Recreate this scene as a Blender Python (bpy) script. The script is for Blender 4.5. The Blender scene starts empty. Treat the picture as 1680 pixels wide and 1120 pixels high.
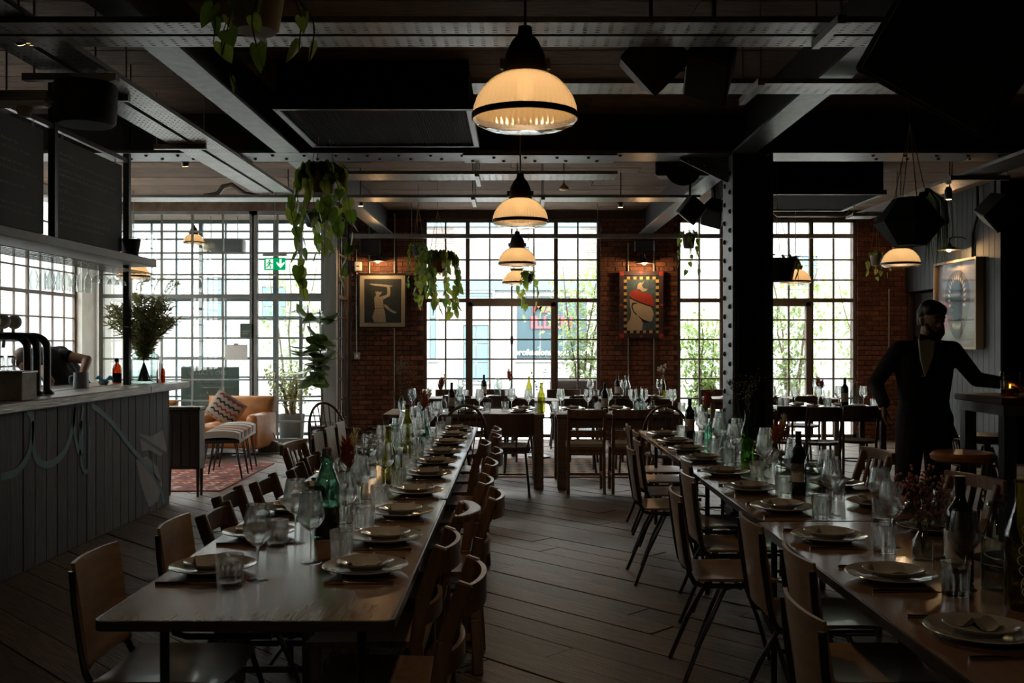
import bpy, bmesh, math, random
from mathutils import Vector, Matrix, Euler
PI = math.pi
sc = bpy.context.scene
COL = sc.collection
R = random.Random(7)

# ------------------------------------------------------------------ camera, sky, light, exposure
cam_d = bpy.data.cameras.new('camera'); cam = bpy.data.objects.new('camera', cam_d); COL.objects.link(cam)
cam.location = (0, 0, 1.5); cam.rotation_euler = (PI/2, 0, 0)
cam_d.lens = 35.0; cam_d.sensor_width = 36.0; cam_d.shift_x = -5/1680; cam_d.clip_start = 0.05; cam_d.clip_end = 300
sc.camera = cam

SKY = 14.0
w = bpy.data.worlds.new('overcast_sky'); sc.world = w; w.use_nodes = True
bg = w.node_tree.nodes['Background']; bg.inputs[0].default_value = (1.0, 0.985, 0.95, 1); bg.inputs[1].default_value = SKY

vs = sc.view_settings
vs.view_transform = 'Standard'; vs.look = 'None'; vs.exposure = 0.2; vs.gamma = 1.0; vs.use_curve_mapping = False
sc.cycles.use_denoising = True
sc.cycles.transparent_max_bounces = 32
sc.cycles.max_bounces = 10; sc.cycles.diffuse_bounces = 4; sc.cycles.glossy_bounces = 4
sc.cycles.sample_clamp_indirect = 6.0
sc.cycles.caustics_reflective = False; sc.cycles.caustics_refractive = False

def portal(name, loc, rot, sx, sy):          # sampling portals in the window openings, they emit nothing of their own
    l = bpy.data.lights.new(name, 'AREA'); l.shape = 'RECTANGLE'; l.size = sx; l.size_y = sy; l.cycles.is_portal = True
    o = bpy.data.objects.new(name, l); COL.objects.link(o); o.location = loc; o.rotation_euler = rot
portal('window_portal', (-0.05, 15.34, 1.7), (-PI/2, 0, 0), 2.66, 3.3)
portal('window_portal', (3.85, 15.34, 1.7), (-PI/2, 0, 0), 2.7, 3.3)
portal('window_portal', (-4.25, 15.44, 1.7), (-PI/2, 0, 0), 3.4, 3.3)
portal('window_portal', (-6.14, 12.45, 1.7), (0, -PI/2, 0), 3.3, 2.7)
portal('window_portal', (-6.14, 8.85, 1.7), (0, -PI/2, 0), 3.3, 2.7)

F = 35/36*1680; CX = 845.0; CY = 560.0; EYE = 1.5
def W(px, py, Y):                             # where a sight line meets the depth Y: used to survey positions from the photograph
    return ((px-CX)*Y/F, Y, EYE-(py-CY)*Y/F)
def WX(px, Y): return (px-CX)*Y/F
def WZ(py, Y): return EYE-(py-CY)*Y/F
ORD = ['first','second','third','fourth','fifth','sixth','seventh','eighth','ninth','tenth','eleventh','twelfth','thirteenth','fourteenth','fifteenth','sixteenth']

# ------------------------------------------------------------------ mesh helpers
class MB:
    def __init__(s): s.v = []; s.f = []
    def add(s, vs_, fs):
        n = len(s.v); s.v += [tuple(p) for p in vs_]; s.f += [tuple(i+n for i in q) for q in fs]; return s
    def box(s, x0, x1, y0, y1, z0, z1, T=None):
        p = [(x0,y0,z0),(x1,y0,z0),(x1,y1,z0),(x0,y1,z0),(x0,y0,z1),(x1,y0,z1),(x1,y1,z1),(x0,y1,z1)]
        if T is not None: p = [T @ Vector(q) for q in p]
        return s.add(p, [(0,3,2,1),(4,5,6,7),(0,1,5,4),(1,2,6,5),(2,3,7,6),(3,0,4,7)])
    def bar(s, p, q, w_, h_, up=(0,0,1)):
        p = Vector(p); q = Vector(q); d = (q-p); L = d.length; d.normalize(); u = Vector(up)
        if abs(d.dot(u)) > .98: u = Vector((0,1,0))
        a = d.cross(u).normalized(); b = a.cross(d)
        T = Matrix(((a.x,d.x,b.x,p.x),(a.y,d.y,b.y,p.y),(a.z,d.z,b.z,p.z),(0,0,0,1)))
        return s.box(-w_/2, w_/2, 0, L, -h_/2, h_/2, T)
    def tube(s, path, r, n=8, closed=False, cap=True):
        P = [Vector(p) for p in path]; k = len(P)
        rs = r if isinstance(r, (list, tuple)) else [r]*k
        rings = []; prev = None
        for i in range(k):
            if closed: t = P[(i+1) % k]-P[i-1]
            else: t = P[min(i+1, k-1)]-P[max(i-1, 0)]
            t.normalize()
            if prev is None:
                u = Vector((0,0,1)) if abs(t.z) < .9 else Vector((0,1,0))
                a = t.cross(u).normalized()
            else:
                a = (prev - t*prev.dot(t))
                a = a.normalized() if a.length > 1e-6 else t.orthogonal().normalized()
            prev = a; b = t.cross(a)
            rings.append([P[i]+(a*math.cos(2*PI*j/n)+b*math.sin(2*PI*j/n))*rs[i] for j in range(n)])
        vv = [p for rg in rings for p in rg]; ff = []
        for i in range(k if closed else k-1):
            i2 = (i+1) % k
            for j in range(n): ff.append((i*n+j, i*n+(j+1) % n, i2*n+(j+1) % n, i2*n+j))
        if cap and not closed: ff.append(tuple(range(n-1, -1, -1))); ff.append(tuple((k-1)*n+j for j in range(n)))
        return s.add(vv, ff)
    def lathe(s, prof, n=24, c=(0,0,0), flute=0.0, closed=False, T=None):
        vv = []; ff = []; k = len(prof)
        for (r_, z_) in prof:
            for j in range(n):
                rr = r_*(1+flute*(1 if j % 2 else -1)); a = 2*PI*j/n
                vv.append(Vector((c[0]+rr*math.cos(a), c[1]+rr*math.sin(a), c[2]+z_)))
        if T is not None: vv = [T @ p for p in vv]
        for i in range(k if closed else k-1):
            i2 = (i+1) % k
            for j in range(n): ff.append((i*n+j, i*n+(j+1) % n, i2*n+(j+1) % n, i2*n+j))
        if not closed:
            if prof[0][0] > 1e-5: ff.append(tuple(range(n-1, -1, -1)))
            if prof[-1][0] > 1e-5: ff.append(tuple((k-1)*n+j for j in range(n)))
        return s.add(vv, ff)
    def prism(s, poly, t, T=None):            # polygon in xz, thickness t along y (0..t)
        n = len(poly); vv = [(x, 0, z) for x, z in poly]+[(x, t, z) for x, z in poly]
        if T is not None: vv = [T @ Vector(p) for p in vv]
        ff = [tuple(range(n)), tuple(range(2*n-1, n-1, -1))]+[(i, i+n, (i+1) % n+n, (i+1) % n) for i in range(n)]
        return s.add(vv, ff)
    def ball(s, c, rx, ry=None, rz=None, n=12, m=8):
        ry = ry or rx; rz = rz or rx
        vv = [(c[0], c[1], c[2]-rz)]
        for i in range(1, m):
            a = -PI/2+PI*i/m
            for j in range(n): vv.append((c[0]+rx*math.cos(a)*math.cos(2*PI*j/n), c[1]+ry*math.cos(a)*math.sin(2*PI*j/n), c[2]+rz*math.sin(a)))
        vv.append((c[0], c[1], c[2]+rz)); ff = []
        for j in range(n): ff.append((0, 1+(j+1) % n, 1+j))
        for i in range(m-2):
            for j in range(n): ff.append((1+i*n+j, 1+i*n+(j+1) % n, 1+(i+1)*n+(j+1) % n, 1+(i+1)*n+j))
        L = len(vv)-1; b = 1+(m-2)*n
        for j in range(n): ff.append((b+j, b+(j+1) % n, L))
        return s.add(vv, ff)
    def slab(s, fn, nu, nv, t):               # curved sheet fn(u,v)->(point, normal), thickness t
        a = []; b = []
        for i in range(nu+1):
            for j in range(nv+1):
                p, nn = fn(i/nu, j/nv); p = Vector(p); nn = Vector(nn).normalized()
                a.append(p+nn*t/2); b.append(p-nn*t/2)
        N = (nu+1)*(nv+1); ff = []; ix = lambda i, j: i*(nv+1)+j
        for i in range(nu):
            for j in range(nv):
                ff.append((ix(i,j), ix(i+1,j), ix(i+1,j+1), ix(i,j+1))); ff.append((N+ix(i,j), N+ix(i,j+1), N+ix(i+1,j+1), N+ix(i+1,j)))
        for i in range(nu):
            ff.append((ix(i,0), N+ix(i,0), N+ix(i+1,0), ix(i+1,0))); ff.append((ix(i,nv), ix(i+1,nv), N+ix(i+1,nv), N+ix(i,nv)))
        for j in range(nv):
            ff.append((ix(0,j), ix(0,j+1), N+ix(0,j+1), N+ix(0,j))); ff.append((ix(nu,j), N+ix(nu,j), N+ix(nu,j+1), ix(nu,j+1)))
        return s.add(a+b, ff)
    def mesh(s, name, m, smooth=None, bevel=0, fix=True):
        me = bpy.data.meshes.new(name); me.from_pydata(s.v, [], s.f); me.update()
        if fix or bevel:
            bm = bmesh.new(); bm.from_mesh(me)
            if bevel:
                ed = [e for e in bm.edges if len(e.link_faces) == 2 and e.calc_face_angle(0) > .6]
                bmesh.ops.bevel(bm, geom=ed, offset=bevel, segments=2 if bevel > .012 else 1, affect='EDGES', profile=.5)
            bmesh.ops.recalc_face_normals(bm, faces=bm.faces); bm.to_mesh(me); bm.free()
        if smooth is not None:
            me.polygons.foreach_set('use_smooth', [True]*len(me.polygons)); me.set_sharp_from_angle(angle=math.radians(smooth))
        if m: me.materials.append(MT[m])
        return me
    def build(s, name, m, parent=None, loc=None, smooth=None, bevel=0, rot=None, fix=True):
        return link(name, s.mesh(name, m, smooth, bevel, fix), parent, loc, rot)

def link(name, me, parent=None, loc=None, rot=None, scale=None):
    o = bpy.data.objects.new(name, me); COL.objects.link(o)
    if parent: o.parent = parent
    if loc is not None: o.location = loc
    if rot is not None: o.rotation_euler = rot
    if scale is not None: o.scale = scale
    return o
def tag(o, label, cat, group=None, kind=None):
    o['label'] = label; o['category'] = cat
    if group: o['group'] = group
    if kind: o['kind'] = kind
    return o
def thing(name, label, cat, loc=(0,0,0), rz=0.0, group=None):
    o = bpy.data.objects.new(name, None); COL.objects.link(o); o.location = loc; o.rotation_euler = (0, 0, rz); o.empty_display_size = .05
    return tag(o, label, cat, group)
def struct(o): o['kind'] = 'structure'; return o
def estruct(name, loc=(0,0,0)):
    o = bpy.data.objects.new(name, None); COL.objects.link(o); o.location = loc; return struct(o)
KIDS = {}
def kids(o):
    return [c for c in COL.objects if c.parent == o]
def proto(o):                                 # remember a finished tree so that copying is quick
    KIDS[o.name] = [(c, kids(c)) for c in kids(o)]; return o
def dup(o, loc, rz=0.0, label=None, group=None):
    r = o.copy(); COL.objects.link(r); r.location = loc; r.rotation_euler = (0, 0, rz)
    if label: r['label'] = label
    if group: r['group'] = group
    for c, g in KIDS.get(o.name, []):
        c2 = c.copy(); COL.objects.link(c2); c2.parent = r
        for d in g:
            d2 = d.copy(); COL.objects.link(d2); d2.parent = c2
    return r
class Maker:                                  # first use moves the built one, later uses copy it
    def __init__(s, root): s.root = proto(root); s.used = False
    def __call__(s, loc, rz=0.0, label=None, group=None):
        if not s.used:
            s.used = True; o = s.root; o.location = loc; o.rotation_euler = (0, 0, rz)
            if label: o['label'] = label
            if group: o['group'] = group
            return o
        return dup(s.root, loc, rz, label, group)
def arc(cx, cz, r, a0, a1, n): return [(cx+r*math.cos(a0+(a1-a0)*i/n), cz+r*math.sin(a0+(a1-a0)*i/n)) for i in range(n+1)]
def text_mesh(txt, size, depth, m, name, font_w=1.0, bold=0.0):
    c = bpy.data.curves.new(name, 'FONT'); c.body = txt; c.size = size; c.extrude = depth/2; c.align_x = 'CENTER'; c.offset = bold; c.resolution_u = 3
    o = bpy.data.objects.new(name, c); COL.objects.link(o)
    dg = bpy.context.evaluated_depsgraph_get(); me = bpy.data.meshes.new_from_object(o.evaluated_get(dg))
    bpy.data.objects.remove(o); bpy.data.curves.remove(c)
    me.materials.clear(); me.materials.append(MT[m]); return me

# ------------------------------------------------------------------ materials
MT = {}
def M(name, col, rough=.6, metal=0.0, var=0.0, grain=None, bump=0.0, bscale=40., spec=.5, coat=0.0, alpha_holes=None, rand=0.0, col2=None, nscale=6., trans=None):
    m = bpy.data.materials.new(name); m.use_nodes = True; nt = m.node_tree; N = nt.nodes; L = nt.links
    b = N['Principled BSDF']; b.inputs['Roughness'].default_value = rough; b.inputs['Metallic'].default_value = metal
    b.inputs['Specular IOR Level'].default_value = spec
    b.inputs['Coat Weight'].default_value = coat; b.inputs['Coat Roughness'].default_value = .08
    c4 = (*col, 1)
    b.inputs['Base Color'].default_value = c4
    tc = N.new('ShaderNodeTexCoord'); last = None
    if var or grain or col2:
        mp = N.new('ShaderNodeMapping'); L.new(tc.outputs['Object'], mp.inputs[0])
        if grain: mp.inputs['Scale'].default_value = grain
        nz = N.new('ShaderNodeTexNoise'); nz.inputs['Scale'].default_value = nscale; nz.inputs['Detail'].default_value = 5; L.new(mp.outputs[0], nz.inputs['Vector'])
        if rand:
            oi = N.new('ShaderNodeObjectInfo'); ad = N.new('ShaderNodeVectorMath'); ad.operation = 'ADD'
            sp = N.new('ShaderNodeVectorMath'); sp.operation = 'SCALE'; sp.inputs[0].default_value = (37, 91, 53); L.new(oi.outputs['Random'], sp.inputs['Scale'])
            L.new(mp.outputs[0], ad.inputs[0]); L.new(sp.outputs[0], ad.inputs[1]); L.new(ad.outputs[0], nz.inputs['Vector'])
        rp = N.new('ShaderNodeValToRGB'); rp.color_ramp.elements[0].position = .32; rp.color_ramp.elements[1].position = .68
        d2 = col2 or tuple(c*(1+var) for c in col); d1 = col if col2 else tuple(c*(1-var) for c in col)
        rp.color_ramp.elements[0].color = (*d1, 1); rp.color_ramp.elements[1].color = (*d2, 1)
        L.new(nz.outputs['Fac'], rp.inputs[0]); last = rp.outputs[0]
    if rand:
        oi = N.new('ShaderNodeObjectInfo'); mr = N.new('ShaderNodeMapRange'); mr.inputs['To Min'].default_value = 1-rand; mr.inputs['To Max'].default_value = 1+rand
        L.new(oi.outputs['Random'], mr.inputs[0])
        mx = N.new('ShaderNodeMix'); mx.data_type = 'RGBA'; mx.blend_type = 'MULTIPLY'; mx.inputs[0].default_value = 1
        if last: L.new(last, mx.inputs[6])
        else: mx.inputs[6].default_value = c4
        L.new(mr.outputs[0], mx.inputs[7]); last = mx.outputs[2]
    if last: L.new(last, b.inputs['Base Color'])
    if bump:
        nb = N.new('ShaderNodeTexNoise'); nb.inputs['Scale'].default_value = bscale; nb.inputs['Detail'].default_value = 3
        if grain:
            mp2 = N.new('ShaderNodeMapping'); mp2.inputs['Scale'].default_value = grain; L.new(tc.outputs['Object'], mp2.inputs[0]); L.new(mp2.outputs[0], nb.inputs['Vector'])
        else: L.new(tc.outputs['Object'], nb.inputs['Vector'])
        bp = N.new('ShaderNodeBump'); bp.inputs['Strength'].default_value = bump; bp.inputs['Distance'].default_value = .01
        L.new(nb.outputs['Fac'], bp.inputs['Height']); L.new(bp.outputs[0], b.inputs['Normal'])
    if trans:                                 # thin leaves let some light through
        t = N.new('ShaderNodeBsdfTranslucent'); t.inputs[0].default_value = (min(1, col[0]*2.4), min(1, col[1]*2.4), col[2]*1.2, 1); ms = N.new('ShaderNodeMixShader'); ms.inputs[0].default_value = trans
        L.new(b.outputs[0], ms.inputs[1]); L.new(t.outputs[0], ms.inputs[2]); L.new(ms.outputs[0], N['Material Output'].inputs[0])
    MT[name] = m; return m

def schlick(N, L, ior, power=5):                       # reflectance of a thin sheet, the same from both sides
    f0 = ((ior-1)/(ior+1))**2
    lw = N.new('ShaderNodeLayerWeight'); lw.inputs['Blend'].default_value = .5
    pw = N.new('ShaderNodeMath'); pw.operation = 'POWER'; L.new(lw.outputs['Facing'], pw.inputs[0]); pw.inputs[1].default_value = power
    ma = N.new('ShaderNodeMath'); ma.operation = 'MULTIPLY_ADD'; L.new(pw.outputs[0], ma.inputs[0]); ma.inputs[1].default_value = 1-f0; ma.inputs[2].default_value = f0
    return ma.outputs[0]
def glass(name, tint, rough=.02, edge=.55, refl=1.0, ior=1.5, power=5):      # thin clear glass: what it lets through is tinted, the rest mirrors
    m = bpy.data.materials.new(name); m.use_nodes = True; nt = m.node_tree; N = nt.nodes; L = nt.links
    N.remove(N['Principled BSDF']); out = N['Material Output']
    tr = N.new('ShaderNodeBsdfTransparent'); gl = N.new('ShaderNodeBsdfGlossy'); gl.inputs['Roughness'].default_value = rough
    gl.inputs['Color'].default_value = (refl, refl, refl, 1)
    lw = N.new('ShaderNodeLayerWeight'); lw.inputs['Blend'].default_value = .35
    mx = N.new('ShaderNodeMix'); mx.data_type = 'RGBA'; mx.inputs[6].default_value = (*tint, 1); mx.inputs[7].default_value = tuple(c*edge for c in tint)+(1,)
    L.new(lw.outputs['Facing'], mx.inputs[0]); L.new(mx.outputs[2], tr.inputs[0])
    ms = N.new('ShaderNodeMixShader'); L.new(schlick(N, L, ior, power), ms.inputs[0]); L.new(tr.outputs[0], ms.inputs[1]); L.new(gl.outputs[0], ms.inputs[2])
    L.new(ms.outputs[0], out.inputs[0]); MT[name] = m; return m

def thick_glass(name, tint, share=.6, ior=1.48):      # clear glass with body: bends what lies behind it, part of the light passes straight
    m = bpy.data.materials.new(name); m.use_nodes = True; nt = m.node_tree; N = nt.nodes; L = nt.links; N.remove(N['Principled BSDF'])
    g = N.new('ShaderNodeBsdfGlass'); g.inputs['Roughness'].default_value = 0; g.inputs['IOR'].default_value = ior; g.inputs[0].default_value = (*tint, 1)
    t = N.new('ShaderNodeBsdfTransparent'); t.inputs[0].default_value = (*tint, 1)
    ms = N.new('ShaderNodeMixShader'); ms.inputs[0].default_value = share; L.new(t.outputs[0], ms.inputs[1]); L.new(g.outputs[0], ms.inputs[2]); L.new(ms.outputs[0], N['Material Output'].inputs[0]); MT[name] = m
def emis(name, col, s):
    m = bpy.data.materials.new(name); m.use_nodes = True; N = m.node_tree.nodes; N.remove(N['Principled BSDF'])
    e = N.new('ShaderNodeEmission'); e.inputs[0].default_value = (*col, 1); e.inputs[1].default_value = s
    m.node_tree.links.new(e.outputs[0], N['Material Output'].inputs[0]); MT[name] = m; return m

def shade_mat(name, col, trans=.55, e=.0):                          # prismatic lamp glass lit from inside
    m = bpy.data.materials.new(name); m.use_nodes = True; nt = m.node_tree; N = nt.nodes; L = nt.links; N.remove(N['Principled BSDF'])
    t = N.new('ShaderNodeBsdfTranslucent'); t.inputs[0].default_value = (*col, 1); d = N.new('ShaderNodeBsdfDiffuse'); d.inputs[0].default_value = (*col, 1)
    g = N.new('ShaderNodeBsdfGlossy'); g.inputs['Roughness'].default_value = .12; p = N.new('ShaderNodeBsdfTransparent'); p.inputs[0].default_value = (*col, 1)
    a = N.new('ShaderNodeMixShader'); a.inputs[0].default_value = trans; L.new(d.outputs[0], a.inputs[1]); L.new(t.outputs[0], a.inputs[2])
    b = N.new('ShaderNodeMixShader'); b.inputs[0].default_value = .05; L.new(a.outputs[0], b.inputs[1]); L.new(p.outputs[0], b.inputs[2])
    c = N.new('ShaderNodeMixShader'); L.new(schlick(N, L, 1.4), c.inputs[0]); L.new(b.outputs[0], c.inputs[1]); L.new(g.outputs[0], c.inputs[2])
    L.new(c.outputs[0], N['Material Output'].inputs[0]); MT[name] = m; return m

def tray_mat(name, along):                                          # galvanised sheet with rows of slotted holes one can look through
    M(name, (.34, .34, .33), .38, .85, var=.15); m = MT[name]; nt = m.node_tree; N = nt.nodes; L = nt.links
    b = N['Principled BSDF']; out = N['Material Output']; tc = N.new('ShaderNodeTexCoord'); sx = N.new('ShaderNodeSeparateXYZ'); L.new(tc.outputs['Object'], sx.inputs[0])
    def mth(op, a, v):
        n = N.new('ShaderNodeMath'); n.operation = op; L.new(a, n.inputs[0]); n.inputs[1].default_value = v; return n.outputs[0]
    u = sx.outputs[0 if along == 'x' else 1]; v = sx.outputs[1 if along == 'x' else 0]
    su = mth('LESS_THAN', mth('PINGPONG', mth('ADD', u, 100.), .032), .011)
    sv = mth('LESS_THAN', mth('PINGPONG', mth('ADD', v, 100.), .0175), .006)
    h = N.new('ShaderNodeMath'); h.operation = 'MULTIPLY'; L.new(su, h.inputs[0]); L.new(sv, h.inputs[1])
    tr = N.new('ShaderNodeBsdfTransparent'); ms = N.new('ShaderNodeMixShader'); L.new(h.outputs[0], ms.inputs[0]); L.new(b.outputs[0], ms.inputs[1]); L.new(tr.outputs[0], ms.inputs[2])
    L.new(ms.outputs[0], out.inputs[0])

M('floor_base', (.03, .025, .02), .8)
M('floor_plank', (.12, .082, .056), .5, var=.45, grain=(1, 14, 1), bump=.35, bscale=7, rand=.3, nscale=5)
M('ceiling_base', (.05, .036, .028), .9)
M('ceiling_board', (.19, .125, .083), .85, var=.35, grain=(1.2, 10, 1), bump=.3, bscale=6, rand=.2, nscale=5)
M('mortar', (.055, .03, .022), .95)
M('brick', (.135, .05, .028), .85, var=.4, bump=.5, bscale=60, rand=.35, nscale=22)
M('white_plaster', (.62, .61, .56), .8, var=.08)
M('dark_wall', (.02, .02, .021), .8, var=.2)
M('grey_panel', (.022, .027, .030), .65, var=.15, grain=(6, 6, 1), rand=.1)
M('frame_brown', (.10, .075, .058), .55, var=.2)
M('frame_grey', (.22, .225, .21), .55, var=.15)
M('frame_teal', (.13, .19, .21), .55)
M('post_grey', (.25, .25, .225), .6, var=.2, grain=(1, 1, .2))
M('black_steel', (.022, .023, .025), .38, spec=.6, var=.25, bump=.1, bscale=20)
M('lit_grey_steel', (.10, .12, .13), .38, spec=.7, var=.3, bump=.1, bscale=15, nscale=12)  # beam steel lightened: window sheen on undersides and column side put into colour
M('rivet', (.02, .02, .022), .4)
M('black_metal', (.012, .012, .013), .35)
M('chair_tube', (.016, .016, .017), .28, spec=.7)
M('galv', (.30, .30, .285), .4, .8, var=.2)
tray_mat('tray_x', 'x'); tray_mat('tray_y', 'y')
M('black_plastic', (.005, .005, .006), .6)
M('speaker_cone', (.02, .02, .022), .6)
M('mesh_grille', (.012, .0105, .01), .7, spec=.15, bump=.6, bscale=90)
M('laminate', (.23, .13, .08), .2, var=.10, grain=(9, .6, 1), coat=.35, nscale=9)
M('table_edge', (.05, .04, .034), .25, spec=.8)
M('old_wood', (.13, .083, .052), .5, var=.3, grain=(1, 14, 14), bump=.2, bscale=5, nscale=4, rand=.15)
M('dark_wood', (.042, .022, .014), .5, var=.3, grain=(8, 8, 1), nscale=4)
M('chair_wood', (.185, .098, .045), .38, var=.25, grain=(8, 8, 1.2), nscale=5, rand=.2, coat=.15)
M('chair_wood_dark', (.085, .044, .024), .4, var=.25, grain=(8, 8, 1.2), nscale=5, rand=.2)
M('ply', (.24, .145, .078), .35, var=.2, grain=(2, 2, 9), nscale=4, rand=.15, coat=.2)
M('ply_grey', (.30, .265, .22), .45, var=.12, rand=.1)
M('cushion_cream', (.42, .38, .30), .9, var=.1)
M('bar_plank', (.044, .051, .056), .75, var=.35, grain=(10, 10, 1), bump=.3, bscale=12, rand=.25)
M('graffiti_teal', (.016, .085, .095), .6); M('graffiti_dark', (.035, .035, .04), .7); M('graffiti_white', (.17, .165, .16), .75, var=.15)
M('counter', (.27, .25, .225), .3, var=.4, grain=(12, 1, 12), bump=.5, bscale=8, rand=.2)
M('counter_edge', (.33, .31, .28), .7, var=.4, bump=.8, bscale=25)
M('shelf_grey', (.24, .27, .26), .5, var=.1)
M('chalkboard', (.050, .052, .048), .75, var=.12); M('chalk', (.32, .31, .28), .9); M('chalk_green', (.09, .14, .12), .8, var=.1)
M('porcelain', (.40, .37, .335), .13, coat=.3)
M('napkin', (.5, .46, .42), .95, var=.05)
M('steel_cutlery', (.55, .54, .52), .16, 1.0)
glass('clear_glass', (.955, .975, .97), edge=.5, ior=2.0, power=2.4)
glass('pane_glass', (.97, .99, .99), rough=.0, edge=.9, refl=.8)
glass('aqua_glass', (.88, .955, .935), edge=.55, ior=1.65, power=3)
glass('green_glass', (.42, .72, .58), edge=.5, ior=1.6, power=3); glass('bright_green_glass', (.42, .76, .22), edge=.5, ior=1.6, power=3)
glass('olive_glass', (.62, .60, .16), edge=.5, ior=1.6, power=3); glass('amber_glass', (.50, .13, .035), edge=.4)
glass('picture_glass', (.96, .97, .97), rough=.03, edge=.95, ior=1.25, power=7)
thick_glass('cut_glass', (.985, .99, .985), .55)
M('wine_dark', (.006, .008, .006), .08, spec=.7); M('paper_label', (.55, .50, .44), .7, var=.06); M('foil_black', (.01, .01, .01), .3)
M('dark_water', (.012, .03, .022), .08)
M('script_white', (.75, .75, .70), .6)
M('leaf', (.11, .18, .04), .4, var=.3, rand=.3, trans=.35); M('leaf_pale', (.20, .24, .07), .45, var=.3, rand=.3, trans=.4)
M('fig_leaf', (.11, .165, .06), .3, var=.3, rand=.25, trans=.3); M('stem', (.07, .08, .03), .6); M('bark', (.10, .075, .05), .8)
M('dry_grass', (.22, .19, .11), .9, var=.3); M('dry_green', (.24, .235, .15), .9, var=.3, trans=.3); M('plume', (.58, .5, .4), .95, trans=.35)
M('protea', (.55, .15, .06), .8, var=.4); M('pink_flower', (.42, .17, .15), .85, var=.3); M('euc', (.13, .15, .12), .7, var=.25); M('cream_flower', (.5, .46, .38), .9)
M('terracotta', (.23, .085, .045), .85, var=.2); M('pot_pale', (.42, .38, .34), .7, var=.1); M('pot_dark', (.02, .02, .022), .7); M('pot_grey', (.22, .25, .27), .7, var=.1); M('fabric_pot', (.14, .10, .09), .95, var=.15)
M('string', (.30, .22, .14), .9); M('soil', (.03, .02, .015), .95)
M('leather', (.40, .155, .045), .38, var=.25, bump=.4, bscale=30); M('leather_dark', (.05, .04, .038), .35)
M('kilim_red', (.20, .042, .033), .95, var=.1); M('kilim_cream', (.40, .34, .27), .95, var=.1); M('kilim_green', (.10, .13, .09), .95); M('kilim_orange', (.42, .16, .05), .95); M('kilim_black', (.03, .025, .025), .95); M('kilim_blue', (.10, .22, .34), .95); M('blanket_grey', (.42, .42, .42), .95)
M('suit', (.007, .007, .009), .85, bump=.15, bscale=120); M('shirt', (.55, .52, .48), .8); M('skin', (.36, .20, .13), .5, var=.08); M('hair', (.015, .010, .008), .55); M('tee', (.018, .018, .02), .85); M('hair_brown', (.10, .055, .03), .6); M('lip', (.25, .09, .075), .5); M('eye_white', (.22, .21, .2), .3); M('iris', (.03, .02, .015), .2)
M('facade', (.21, .22, .222), .9, var=.05); M('facade_blue', (.085, .15, .185), .6); M('shop_glass', (.04, .07, .085), .3, spec=.4); M('shop_red', (.40, .05, .06), .6); M('white_paint', (.33, .33, .33), .6); M('pavement', (.36, .36, .355), .9, var=.1); M('facade_brick', (.17, .145, .13), .9, rand=.2); M('tree_leaf', (.12, .16, .095), .6, var=.3, trans=.3)
M('tower_grey', (.2, .23, .26), .9)
emis('sign_green', (.0, .36, .11), .9); emis('sign_white', (.85, 1., .9), 1.0); M('white_gloss', (.7, .7, .68), .35)
M('poster_dark', (.022, .030, .034), .6, var=.3, grain=(12, 1, 1)); M('poster_pale', (.33, .29, .235), .8, var=.12, nscale=30); M('mount', (.42, .36, .28), .85)
M('paint_blue', (.045, .085, .12), .7, var=.3, nscale=14); M('paint_red', (.32, .03, .02), .7, var=.15, nscale=20); M('paint_face', (.42, .36, .29), .7, var=.06); M('paint_black', (.008, .008, .009), .6); M('paint_yellow', (.50, .36, .11), .7, var=.2); M('paint_purple', (.035, .018, .03), .7)
M('print_grey', (.11, .10, .105), .8, var=.2, nscale=9); M('print_paper', (.30, .27, .28), .8, var=.1, nscale=5); M('tooth', (.7, .6, .48), .6); M('frame_wood', (.30, .22, .14), .5)
shade_mat('lamp_glass', (.20, .14, .078)); emis('bulb', (1.0, .80, .52), 14.); emis('bulb_dim', (1.0, .66, .30), 9.)
M('lamp_cap', (.045, .035, .028), .5, .4, var=.2); M('brass', (.45, .28, .10), .35, .9)
glass('candle_glass', (.75, .42, .12), edge=.5); emis('flame', (1., .6, .2), 12.)
M('blue_rag', (.05, .35, .48), .8); M('tin_grey', (.20, .22, .25), .45, .3)
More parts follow.
